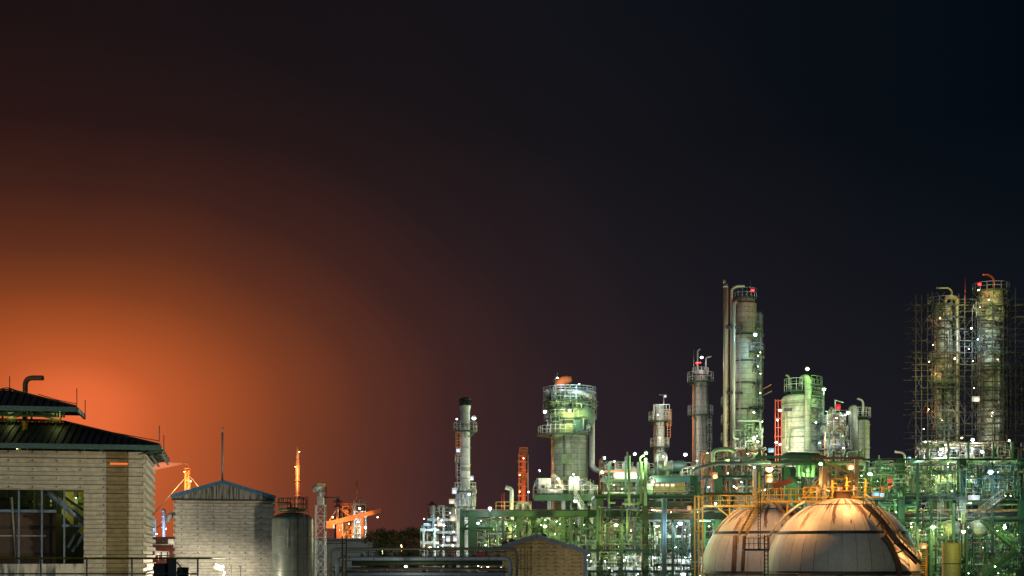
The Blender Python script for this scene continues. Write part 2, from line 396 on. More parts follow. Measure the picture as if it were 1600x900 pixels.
# ------------------------------------------------------------------ the boiler house at the left (its walls run 11.5 degrees off the picture)
def left_house():
    t = T('boiler_house', 'grey sheet clad boiler house under a two tier dark hip roof', 'building', 224, 70, rz=R(11.5))
    p = t.p; G = MATS['grey_sheet']
    zt = p(100, 705).z; zo1 = p(131, 766).z; zo0 = p(131, 881).z; xo = p(131, 800).x; XL = -17.0; DEP = 9.0
    xs0, xs1 = p(167, 780).x, p(201, 780).x
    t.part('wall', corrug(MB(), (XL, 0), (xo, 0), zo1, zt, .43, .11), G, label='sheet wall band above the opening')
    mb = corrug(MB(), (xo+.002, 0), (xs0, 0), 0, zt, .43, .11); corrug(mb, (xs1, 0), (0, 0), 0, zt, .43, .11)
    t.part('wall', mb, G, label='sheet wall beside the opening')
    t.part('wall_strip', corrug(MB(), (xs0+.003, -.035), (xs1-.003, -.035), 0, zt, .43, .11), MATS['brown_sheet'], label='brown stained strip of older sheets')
    mb = corrug(MB(), (0, 0), (0, DEP), 0, zt, .43, .16)
    t.part('wall', mb, G, label='side wall seen edge on')
    # back and far side, inside dark
    mb = MB().box((XL/2, DEP, zt/2), (-XL-.2, .1, zt)).box((XL, DEP/2, zt/2), (.1, DEP-.2, zt))
    t.part('wall', mb, MATS['dark_steel'], label='back wall')
    t.part('lintel', MB().box(((XL+xo)/2, -.02, zo0-.36), (xo-XL, .14, .72)), MATS['streaked_lintel'], label='pale sill band with green black runs')
    t.part('wall', MB().box(((XL+xo)/2, 0, (zo0-.72)/2), (xo-XL, .1, zo0-.73)), MATS['grey_steel'], label='plain wall below the sill')
    # a small lit louvre in the brown strip
    a, b = p(172, 722), p(200, 728)
    t.part('louvre', MB().box(((a.x+b.x)/2, -.16, (a.z+b.z)/2), (b.x-a.x, .06, .10)), emit('louvre_glow', (1, .22, .04), .85), label='orange glowing slit')
    # opening: mullions, rails, braces
    for px in (29, 65, 100):
        a, b = p(px, 766), p(px, 882)
        t.part('mullion', MB().box((a.x, .12, (a.z+b.z)/2), (.08, .08, a.z-b.z)), MATS['dark_blue_pipe'])
    a = p(0, 798); t.part('rail', MB().box(((XL+p(87, 798).x)/2, .3, a.z), (p(87, 798).x-XL, .12, .14)), MATS['dark_blue_pipe'])
    a = p(0, 837); t.part('rail', MB().box(((XL+p(70, 837).x)/2, .3, a.z), (p(70, 837).x-XL, .06, .06)), MATS['grey_steel'])
    a = p(95, 821); t.part('rail', MB().box(((p(95, 820).x+xo)/2, .6, a.z), (xo-p(95, 820).x, .08, .12)), MATS['dark_blue_pipe'])
    t.part('brace', MB().tube([p(66, 762, .5), p(134, 818, .5)], .15, 12), MATS['dark_blue_pipe'])
    t.part('brace', MB().bar(p(97, 774, 1.2), p(134, 800, 1.2), .12), MATS['green_steel'])
    t.part('rod', MB().tube([p(18, 777, .25), p(26, 885, .25)], .05, 6), MATS['grey_steel'])
    t.part('brace', MB().bar(p(124, 823, .9), p(106, 856, .9), .12), MATS['dark_blue_pipe']); t.part('brace', MB().bar(p(134, 830, .9), p(113, 862, .9), .14), MATS['dark_blue_pipe'])
    # plant inside: brown bin, dark floor, hanging frames
    a, b = p(0, 802, 2.2), p(87, 882, 2.2)
    t.part('hopper', MB().box(((XL+b.x)/2, 3.6, (a.z+b.z)/2), (b.x-XL, 2.6, a.z-b.z)), MATS['brown_bin'], label='rusty brown hopper')
    t.part('floor_slab', MB().box((XL/2, DEP/2, zo0-.8), (-XL-.4, DEP-.4, .2)), MATS['concrete'])
    rng = random.Random(5)
    for i in range(16):
        px = rng.uniform(2, 128); py = rng.uniform(768, 796); w = rng.uniform(6, 22)
        a = p(px, py, rng.uniform(3, 7)); t.part('inner_beam', MB().box(a, (w*t.k, .15, .12)), MATS[rng.choice(['dark_steel', 'green_steel', 'tan_paint'])])
    for px in (7, 24, 49, 74, 84, 92, 118):
        a = p(px, 766, 5); t.part('inner_post', MB().box((a.x, 5.2, (zo0+zt)/2), (.22, .2, zt-zo0)), MATS['dark_steel'])
    t.part('inner_sheet', MB().add([p(100, 768, 6.5), p(131, 768, 6.5), p(131, 840, 6.5), p(96, 802, 6.5)], [(0, 1, 2, 3)]).add([p(100, 768, 6.6), p(131, 768, 6.6), p(131, 840, 6.6), p(96, 802, 6.6)], [(3, 2, 1, 0)]), MATS['tan_paint'], label='yellow lit sheet inside')
    # roofs: ribbed sheets on trusses; front eave, hip down to the right
    def roof(pe0, pe1, pt0, pt1, ybk, name, ov):
        """front slope between the eave (z of pe) and the ridge line (pt) with a hip to the right end"""
        E0, E1 = p(*pe0, -ov), p(*pe1, -ov)
        run = pt1[2]; A0, A1 = p(pt0[0], pt0[1], run), p(pt1[0], pt1[1], run)
        ez = (E0.z+E1.z)/2; az = (A0.z+A1.z)/2; XL2 = XL-1.5
        rf = t.part(name, MB(), MATS['roof_sheet'])
        mb = MB()
        def slope(a, b, c, d):      # eave a->b, top d->c, thin solid
            n = (Vector(b)-Vector(a)).cross(Vector(d)-Vector(a)).normalized()*.06
            q = [Vector(v) for v in (a, b, c, d)]
            mb.add([v+n*0 for v in q]+[v-n for v in q], [(0, 1, 2, 3), (7, 6, 5, 4), (0, 4, 5, 1), (1, 5, 6, 2), (2, 6, 7, 3), (3, 7, 4, 0)])
            L_ = (q[1]-q[0]).length; m = int(L_/.34); dirv = (q[1]-q[0]).normalized()
            for i in range(m+1):
                s = q[0]+dirv*(i*.34+.05); te = (i*.34+.05)/L_
                # rib runs up the fall line until it meets the top or the hip
                up = (q[3]-q[0]); up = up-dirv*up.dot(dirv); full = up.length; upn = up.normalized()
                hx = (q[2]-q[0]).dot(dirv); x = i*.34+.05; ln = full
                if x > hx: ln = full*max(0, (L_-x)/(L_-hx))
                lx = (q[3]-q[0]).dot(dirv)
                if x < lx: ln = full*max(0, x/lx)
                if ln > .1: mb.bar(s+n*.5+upn*.02, s+n*.5+upn*ln, .07, .07)
        e0 = Vector((XL2, -ov, ez)); e1 = Vector((E1.x, -ov, ez)); a0 = Vector((XL2, run, az)); a1 = Vector((A1.x, run, az))
        slope(e0, e1, a1, a0)
        e2 = Vector((E1.x, ybk+ov, ez)); a2 = Vector((A1.x, ybk-run, az)) if ybk-run > run else Vector((A1.x, run+.01, az))
        slope(e1, e2, a2, a1)
        slope(e2, Vector((XL2, ybk+ov, ez)), Vector((XL2, a2.y, az)), a2)
        mb.bar(e1+Vector((0, 0, .06)), a1+Vector((0, 0, .07)), .16, .07); mb.bar(a0+Vector((0, 0, .05)), a1+Vector((0, 0, .05)), .16, .06)
        me = mb.build('tmp', MATS['roof_sheet']); rf.data = me.data; bpy.data.objects.remove(me)
        fb = MB().bar(e0-Vector((0, .05, .12)), e1-Vector((0, .05, .12)), .10, .24)
        fb.bar(e1+Vector((.05, 0, -.12)), e2+Vector((.05, 0, -.12)), .10, .24)
        t.part('gutter', fb, MATS['teal_steel'], rf)
        return e0, e1, e2, a0, a1, a2, ez, az
    lo = roof((0, 694), (249, 694), (0, 659), (99, 659, 4.0), 7.2, 'roof', .9)
    up = roof((0, 635), (119, 635), (0, 611), (15, 609, 2.2), 3.8, 'monitor_roof', .0+.0)
    # struts between wall top and lower eave, and trusses under the monitor roof
    def truss(z0, z1, y, xa, xb, n, mat, name, th=.07):
        mb = MB().bar((xa, y, z1), (xb, y, z1), th).bar((xa, y, z0), (xb, y, z0), th)
        for i in range(n):
            a = xa+(xb-xa)*i/n; b = xa+(xb-xa)*(i+1)/n
            mb.bar((a, y, z0), (a, y, z1), th).bar((a, y, z0), (b, y, z1), th*.8) if i % 2 else mb.bar((a, y, z0), (a, y, z1), th).bar((a, y, z1), (b, y, z0), th*.8)
        mb.bar((xb, y, z0), (xb, y, z1), th); t.part(name, mb, MATS[mat])
    truss(zt+.02, lo[6]-.1, .1, XL, .0, 18, 'green_steel', 'truss'); truss(zt+.02, lo[6]+.2, 2.5, XL, .2, 13, 'pipe_green', 'truss'); truss(zt+.02, lo[6]+.1, DEP-1, XL, .2, 13, 'pipe_green', 'truss')
    # eave brackets at the right end
    for y in (-.8, 1.0, 2.8, 4.6, 6.4):
        t.part('eave_bracket', MB().bar((-.2, y, zt-.15), (1.0, y, lo[6]-.25), .06).bar((-.2, y, lo[6]-.22), (1.05, y, lo[6]-.22), .06).bar((0, y, zt-.1), (0, y, lo[6]-.2), .06), MATS['dark_green_steel'])
    for x, z in ((.35, lo[6]-.3), (.95, lo[6]-.22), (.9, zt-.1), (.4, zt-.2)): t.part('eave_purlin', MB().bar((x, -.8, z), (x, 7.6, z), .09), MATS['dark_green_steel'])
    for i in range(7): t.part('eave_brace', MB().bar((1.0, -.7+i*1.15, lo[6]-.2), (.1, .4+i*1.15, zt-.1), .07), MATS['dark_green_steel'])
    zb = lo[7]; xm = p(98, 650, 4.2).x
    truss(zb+.02, up[6]-.05, 1.0, XL, xm, 11, 'green_steel', 'monitor_truss', .10)
    truss(zb+.02, up[6]-.05, 3.2, XL, xm, 9, 'pipe_green', 'monitor_truss', .10)
    for px in (86, 90, 95, 99):
        a = p(px, 650, 1.0); t.part('monitor_post', MB().box((a.x, 1.3, (zb+up[6])/2), (.09, .12, up[6]-zb)), MATS['green_steel'])
    # exhaust duct that leaves through both roofs
    t.part('exhaust_duct', MB().tube([p(39, 705, 2.0), p(39, 612, 2.0)], 4.4*t.k, 14), MATS['yellow_paint'], label='yellow duct under the roof')
    t.part('exhaust_pipe', MB().tube(fillet([p(39.5, 616, 2.0), p(39.5, 590.5, 2.0), p(67, 590.5, 1.6)], .45, 6), 4.0*t.k, 14, cap=False), MATS['rust_steel'], label='bent rusty outlet above the roof')
    for (px, a, b, dy) in ((15, 588, 610, 2.1), (120, 607, 633, -.2), (133, 625, 655, 3), (249, 665, 690, -.5), (256, 680, 705, 4)):
        t.part('lightning_rod', MB().tube([p(px, a, dy), p(px, b, dy)], .022, 5), MATS['dark_steel'])
    for w_ in ([p(0, 608, 2.1), p(8, 606, 2.1), p(15, 606, 2.1), p(28, 611, 1.8)], [p(60, 616, 1.5), p(90, 625, .8), p(120, 631, -.1)], [p(150, 671, 2), p(200, 680, 1), p(249, 689, -.6)]):
        t.part('lightning_wire', MB().tube(w_, .02, 5), MATS['dark_steel'])
    return t
LH = left_house()
# ------------------------------------------------------------------ gabled shed, tank, mast, railing in front
def mid_house():
    t = T('filter_house', 'cream sheet clad tall shed with blue edged gable and a vent pole', 'building', 350, 95, rz=R(11.0))
    p = t.p; x0, x1 = p(273, 800).x, p(427.5, 800).x; zt = p(350, 781).z; D2 = 8
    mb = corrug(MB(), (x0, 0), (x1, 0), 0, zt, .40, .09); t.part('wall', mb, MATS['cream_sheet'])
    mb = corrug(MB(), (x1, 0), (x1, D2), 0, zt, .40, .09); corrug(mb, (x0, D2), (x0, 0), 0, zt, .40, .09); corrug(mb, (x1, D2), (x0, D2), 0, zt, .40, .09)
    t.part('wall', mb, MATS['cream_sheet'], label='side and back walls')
    el, er, ap = p(267, 775, -.5), p(430.5, 777, -.5), p(348, 752, -.5)
    g = MB(); m = 46
    for i in range(m):      # ribbed gable sheets
        xa = el.x+.1+(er.x-el.x-.2)*i/m; xb = el.x+.1+(er.x-el.x-.2)*(i+.62)/m
        def zt_(x): return (el.z+(ap.z-el.z)*(x-el.x)/(ap.x-el.x) if x < ap.x else er.z+(ap.z-er.z)*(er.x-x)/(er.x-ap.x))-.05
        zb = zt+.02; xc = el.x+.1+(er.x-el.x-.2)*(i+1)/m
        for (a, b, y) in ((xa, xb, -.34), (xb, xc, -.30)):
            g.add([(a, y, zb), (b, y, zb), (b, y, zt_(b)), (a, y, zt_(a))], [(0, 1, 2, 3)]); g.add([(a, y+.05, zb), (b, y+.05, zb), (b, y+.05, zt_(b)), (a, y+.05, zt_(a))], [(3, 2, 1, 0)])
    t.part('gable', g, MATS['streaked_gable'])
    t.part('gable_flashing', MB().box(((el.x+er.x)/2, -.35, zt-.02), (er.x-el.x-.1, .16, .09)), MATS['dark_steel'])
    rf = MB()
    for a, b in ((el, ap), (ap, er)):
        a2, b2 = a+Vector((0, D2+1, 0)), b+Vector((0, D2+1, 0)); n = Vector((0, 0, .08))
        rf.add([a, b, b2, a2, a+n, b+n, b2+n, a2+n], [(3, 2, 1, 0), (4, 5, 6, 7), (0, 1, 5, 4), (1, 2, 6, 5), (2, 3, 7, 6), (3, 0, 4, 7)])
    r = t.part('roof', rf, MATS['blue_fascia'])
    bb = MB()
    for a, b in ((el, ap), (ap, er)):
        bb.bar(a+Vector((0, -.06, -.03)), b+Vector((0, -.06, -.03)), .06, .26)
    t.part('barge_board', bb, MATS['blue_fascia'], r)
    for a, b in ((el, ap), (ap, er)):
        for i in range(1, 9): t.part('bolt', MB().box(a.lerp(b, i/9)+Vector((0, -.11, -.05)), (.05, .04, .05)), MATS['dark_steel'], r)
    t.part('vent_pole', MB().tube([p(347.5, 752, 0), p(347.5, 676, 0)], .065, 8).tube([p(348.3, 676, 0), p(348.3, 668, 0)], .035, 6), MATS['grey_steel'])
    t.part('wall_duct', MB().tube(fillet([p(276, 804, .6), p(263, 806, .6), p(262.5, 816, .6)], .5), .19, 12, cap=False), MATS['white_paint'], label='white elbow duct on the side')
mid_house()

def round_tank():
    t = T('steel_tank', 'grey green domed steel tank with railed top beside the cream shed', 'tank', 457, 90); p = t.p
    r = 32*t.k; z1 = t.z(813); prof = [(r, 0), (r, z1)]
    for i in range(1, 9):
        a = i/8*math.pi/2; prof.append((r*math.cos(a)*.999+.001, z1+r*.40*math.sin(a)))
    t.part('shell', MB().lathe(prof, n=48), MATS['tank_paint'])
    t.part('top_ring', MB().lathe([(14*t.k, t.z(799)), (22*t.k, t.z(799)), (22*t.k, t.z(795)), (0, t.z(795))], n=24), MATS['green_steel'])
    t.part('nozzle', MB().lathe([(9*t.k, t.z(797)), (9*t.k, t.z(793)), (0, t.z(793))], n=18), MATS['dark_green_steel'])
    t.part('top_pipe', MB().tube(fillet([p(455, 797), p(455, 785.5), p(440, 785.5), p(425, 786)], .15), .05, 6), MATS['green_steel'])
    mb = MB(); zz = t.z(797); pts = [(22*t.k*math.cos(a), 22*t.k*math.sin(a), zz) for a in [R(x) for x in range(-90, 271, 30)]]
    railing(mb, pts[:-1], h=.75, gap=.6, r=.022, closed=True); t.part('handrail', mb, MATS['dark_steel'])
    mb = MB(); railing(mb, [p(466, 800, -.5), p(481, 800, -.5), p(481, 800, .7)], h=.95, gap=.35, r=.022); t.part('handrail', mb, MATS['dark_steel'])
    t.part('gauge_plate', MB().box(p(455, 820, 0)+Vector((-.0, -r-.02, 0)), (.20, .05, .55)), MATS['tank_paint'])
    t.part('gauge_plate', MB().box(p(455, 838, 0)+Vector((0, -r-.02, -.1)), (.05, .04, 1.2)), MATS['grey_steel'])
    for py in (838, 866, 892): t.part('weld_seam', MB().lathe([(r, t.z(py)-.02), (r+.012, t.z(py)), (r, t.z(py)+.02)], n=48), MATS['pipe_dark'])
    lb = MB()
    for i in (-1, 1): lb.bar((r*.72+.1+i*.12, -r*.72-.12+i*.12, 0), (r*.72+.1+i*.12, -r*.72-.12+i*.12, z1+.5), .035)
    for i in range(int((z1+.4)/.3)): lb.bar((r*.72-.02, -r*.72-.24, i*.3), (r*.72+.22, -r*.72, i*.3), .025)
    t.part('ladder', lb, MATS['dark_steel'])
round_tank()

def lattice(mb, c, w0, w1, z0, z1, bays, th):
    P = lambda i, z: Vector((c[0]+(-1, 1, 1, -1)[i]*(w0+(w1-w0)*(z-z0)/(z1-z0))/2, c[1]+(-1, -1, 1, 1)[i]*(w0+(w1-w0)*(z-z0)/(z1-z0))/2, z))
    for i in range(4): mb.bar(P(i, z0), P(i, z1), th)
    for b in range(bays):
        a, d = z0+(z1-z0)*b/bays, z0+(z1-z0)*(b+1)/bays
        for i in range(4):
            j = (i+1) % 4; mb.bar(P(i, a), P(j, a), th*.6); mb.bar(P(i, a), P(j, d), th*.55)
            if b % 2 == 0: mb.bar(P(j, a), P(i, d), th*.55)
    return mb
def siren_mast():
    t = T('siren_mast', 'lattice mast topped by a grey box and a horn siren beside the tank', 'mast', 501, 80); p = t.p; k = t.k
    t.part('lattice', lattice(MB(), (0, 0), .62, .52, 0, t.z(789), 26, .055), MATS['galvanised'])
    a = t.p(501, 783); t.part('control_box', MB().box(a, (10*k, .34, 14*k)), MATS['grey_steel'])
    t.part('horn_neck', MB().lathe([(.16, t.z(776)), (.22, t.z(770)), (.17, t.z(766)), (0, t.z(765))], n=14), MATS['grey_steel'])
    horn = MB().tube([p(507, 757), p(502, 760), p(495, 763), p(489, 765)], [.10, .20, .22, .16], 14)
    horn.tube([p(501, 768), p(501, 759)], .15, 10)
    t.part('horn', horn, MATS['grey_steel']); t.part('hood', MB().tube([p(489, 766, -.02), p(499, 757, -.02), p(508, 758, -.02)], [.05, .16, .10], 12), MATS['tan_paint'])
    t.part('side_arm', MB().tube(fillet([p(504, 777), p(527, 777.5), p(531, 775)], .1), .04, 6), MATS['dark_steel'])
    t.part('cable', MB().tube([p(509, 760), p(510, 770), p(509, 782), p(509, 830)], .03, 5), MATS['dark_steel'])
siren_mast()

def front_deck():
    t = T('roof_platform', 'dark railed platform in front of the boiler house at lower left', 'platform', 150, 27); p = t.p
    zd = p(150, 872).z-1.15; x0, x1 = -13, p(310, 872).x
    t.part('deck', MB().box(((x0+x1)/2, 1.2, zd-.1), (x1-x0, 2.5, .2)), MATS['dark_steel'])
    for x in (x0+.3, (x0+x1)/2, x1-.15):
        for y in (.15, 2.2): t.part('leg', MB().box((x, y, (zd-.2)/2), (.2, .2, zd-.2)), MATS['dark_steel'])
    zr = p(0, 872.3).z; t.part('top_rail', MB().tube([(x0, 0, zr), (x1, 0, zr)], .019, 8), MATS['yellow_paint'])
    zm = p(0, 896.5).z; t.part('mid_rail', MB().tube([(x0, 0, zm), (x1, 0, zm)], .014, 8), MATS['grey_steel'])
    for px in (-70, -8, 63.5, 135.5, 206, 309):
        a = p(px, 872); t.part('post', MB().tube([(a.x, .0, zd), (a.x, 0, zr)], .017, 8), MATS['galvanised'])
    a = p(309, 872); t.part('top_rail', MB().tube([(a.x, 0, zr), (a.x, 2.4, zr)], .019, 8), MATS['yellow_paint'], label='rail turning back at the end')
    b = T('pump_motor', 'black electric motor and cabinet on the platform at the cream shed corner', 'motor', 262, 29, z=0); q = b.p
    zd2 = zd
    a = q(248, 884); b.part('cabinet', MB().box((a.x, .2, (a.z+zd2)/2), (18*b.k, .3, a.z-zd2+.1)), MATS['dark_steel'])
    a = q(265, 880); b.part('casing', MB().box((a.x, .3, (a.z+zd2)/2), (16*b.k, .3, a.z-zd2+.2)), MATS['pipe_dark'])
    a = q(282, 893); b.part('drum', MB().lathe([(0, -.1), (.11, -.1), (.11, .12), (0, .12)], (a.x, .2, a.z-.02), 14, 'x'), MATS['dark_steel'])
    b.part('stand', MB().box((a.x-.12, .2, (a.z-.1+zd2)/2), (.35, .2, a.z-.1-zd2)), MATS['dark_steel'])
    b.part('hose', MB().tube(fillet([q(276, 878), q(281, 884), q(284, 889), q(280, 895)], .05), .015, 6), MATS['pipe_dark'])
front_deck()

# ------------------------------------------------------------------ far left: flare stack with its plume, little towers, low buildings, chimney
def far_left():
    t = T('flare_stack', 'orange lit stack with guy wires venting a plume above the cream shed', 'stack', 293, 400); p = t.p; k = t.k
    t.part('pipe', MB().tube([(0, 0, 0), (0, 0, t.z(733))], 1.7*k, 10), MATS['pipe_red'])
    t.part('lattice', lattice(MB(), (0, 0), 9*k, 5.5*k, 0, t.z(735), 24, .28), MATS['orange_primer'])
    for py in (733, 741, 752): t.part('platform', MB().lathe([(6*k, t.z(py)), (6*k, t.z(py)+.4), (0, t.z(py)+.4)], n=10), MATS['orange_primer'])
    t.part('tip', MB().tube(fillet([p(293, 735), p(293, 724.5), p(286, 724.5)], .5), 1.1*k, 8), MATS['pipe_cladding'])
    for a, b in (((291, 745), (232, 812)), ((295, 742), (322, 775)), ((290, 790), (232, 835))): t.part('guy_wire', MB().tube([p(*a), p(*b)], .13, 4), MATS['light_steel'])
    m, nt, bs = nodes('plume'); N = nt.nodes; L = nt.links
    N.remove(bs); pv = N.new('ShaderNodeVolumePrincipled'); L.new(pv.outputs[0], N['Material Output'].inputs['Volume'])
    pv.inputs['Density'].default_value = .06; pv.inputs['Color'].default_value = (.9, .75, .7, 1)
    pv.inputs['Emission Color'].default_value = (1, .36, .22, 1)  # emission gives the plume the look of lit steam
    tc = N.new('ShaderNodeTexCoord'); sp = N.new('ShaderNodeSeparateXYZ'); L.new(tc.outputs['Object'], sp.inputs[0])
    mr = N.new('ShaderNodeMapRange'); mr.inputs[1].default_value = -15.5; mr.inputs[2].default_value = -1; mr.inputs[3].default_value = 0; mr.inputs[4].default_value = .30
    L.new(sp.outputs[0], mr.inputs[0]); L.new(mr.outputs[0], pv.inputs['Emission Strength'])
    MATS['plume'] = m
    t2 = T('gas_plume', 'thin pinkish plume blowing left from the flare stack tip', 'plume', 293, 400); q = t2.p
    t2.part('smoke', MB().tube([q(285, 724.6), q(262, 726.5), q(230, 729), q(206, 730.5)], [.25, .8, 1.6, 2.3], 12), m)
    for (px, a, b, D, lab) in ((255.5, 797, 832, 330, 'slim blue white column standing behind the orange roofed sheds'), (240.5, 811, 840, 330, 'shorter blue white column at the boiler house edge')):
        t = T('process_column', lab, 'column', px, D); k = t.k
        t.part('shell', MB().lathe([(2.4*k, 0), (2.4*k, t.z(a)), (0, t.z(a)+.5)], n=12), MATS['pipe_cladding'])
        for j in range(4):
            z = t.z(a+2+(b-a)*j/4); t.part('platform', MB().lathe([(2.4*k, z), (3.9*k, z), (3.9*k, z+.25), (2.4*k, z+.25)], n=10), MATS['light_steel'])
        t.part('riser', MB().tube([(2.9*k, -.5, 0), (2.9*k, -.5, t.z(a))], .2, 6), MATS['light_steel'])
        l = bpy.data.lights.new('lamp_light', 'POINT'); l.energy = 1200; l.color = (.5, .55, 1); l.shadow_soft_size = .5
        lamp(px+4, b-6, D-5, 'c', 0, 'cold blue work lamp low on the '+('slim blue white column' if px > 250 else 'shorter blue white column'), .9)
        o = bpy.data.objects.new('lamp_light', l); col.objects.link(o); o.parent = t.e; o.location = (3*k, -4, t.z((a+b)/2))
    t = T('low_shed', 'long low shed with red orange roof beyond the boiler house', 'building', 255, 280); p = t.p; k = t.k
    t.part('wall', MB().box((0, 4, t.z(846)/2), (40*k, 8, t.z(846))), MATS['white_paint'])
    t.part('roof', MB().box((0, 3, t.z(842)), (50*k, 12, 6*k)), MATS['orange_primer'])
    t = T('low_shed', 'lower ribbed red hut with white lamps on its front', 'building', 256, 250); k = t.k
    t.part('wall', MB().box((0, 3, t.z(862)/2), (42*k, 6, t.z(862))), MATS['pipe_red'])
    mb = MB()
    for i in range(24): mb.box(((i-12)*1.7*k, -.15, t.z(857)), (.08, .2, 10*k))
    t.part('ribs', mb, MATS['pipe_red']); t.part('roof', MB().box((0, 2, t.z(851)), (44*k, 9, 1.6*k)), MATS['light_steel'])
    lamp(270, 846, 245, 'n', 500, 'bright slanting flood lamp beside the cream shed wall', 5.5, 3, pole=20, poledx=3, name='flood_lamp')
    lamp(247, 865, 240, 'n', 350, 'left one of two low flood lamps before the ribbed red hut', 4, 2, pole=12, name='flood_lamp')
    lamp(257.5, 866, 240, 'n', 350, 'right one of two low flood lamps before the ribbed red hut', 4.5, 2, pole=12, name='flood_lamp')
    t = T('pipe_trestle', 'pale yellow pipe trestle right of the red hut lamps', 'pipe rack', 266, 200); p = t.p
    for py in (868, 876, 884): t.tube('pipe', [(238, py), (273, py)], .8, MATS['pipe_tan'])
    for px in (241, 252, 262, 271): t.part('post', MB().bar(Vector((p(px, 850).x, 0.2, 0)), p(px, 862, .2), .15), MATS['pipe_tan'])
    lamp(298, 752, 392, 'o', 16000, 'added orange lamp lighting the flare stack from the front', 1.0); lamp(288, 737, 392, 'o', 9000, 'added small orange lamp near the flare stack head', .7)  # orange lamps added to brighten the flare stack
    # red and white chimney
    t = T('chimney', 'tall slim orange red chimney rising behind the steel tank', 'chimney', 465, 450); k = t.k
    prof = [(4.6*k, 0), (4.0*k, t.z(790)), (3.2*k, t.z(730)), (2.3*k, t.z(698)), (0, t.z(698))]
    t.part('shaft', MB().lathe(prof, n=16), banded('chimney_paint', (.55, .22, .14), 5.5, 0, .6, .55))
    for py in (730, 752, 776): t.part('gallery', MB().lathe([(3*k, t.z(py)), (4.6*k, t.z(py)), (4.6*k, t.z(py)+.3), (3*k, t.z(py)+.3)], n=14), MATS['orange_primer'])
    t.part('ladder', MB().tube([(0, -4.5*k, 0), (0, -2.8*k, t.z(700))], .25, 5), MATS['light_steel'])
    lamp(461.5, 729, 445, 'o', 6000, 'tiny orange lamp halfway up the orange red chimney', .7); lamp(468, 706, 443, 'o', 5000, 'added tiny orange lamp near the top of the orange red chimney', .6)  # upper lamp added to brighten the chimney top
far_left()

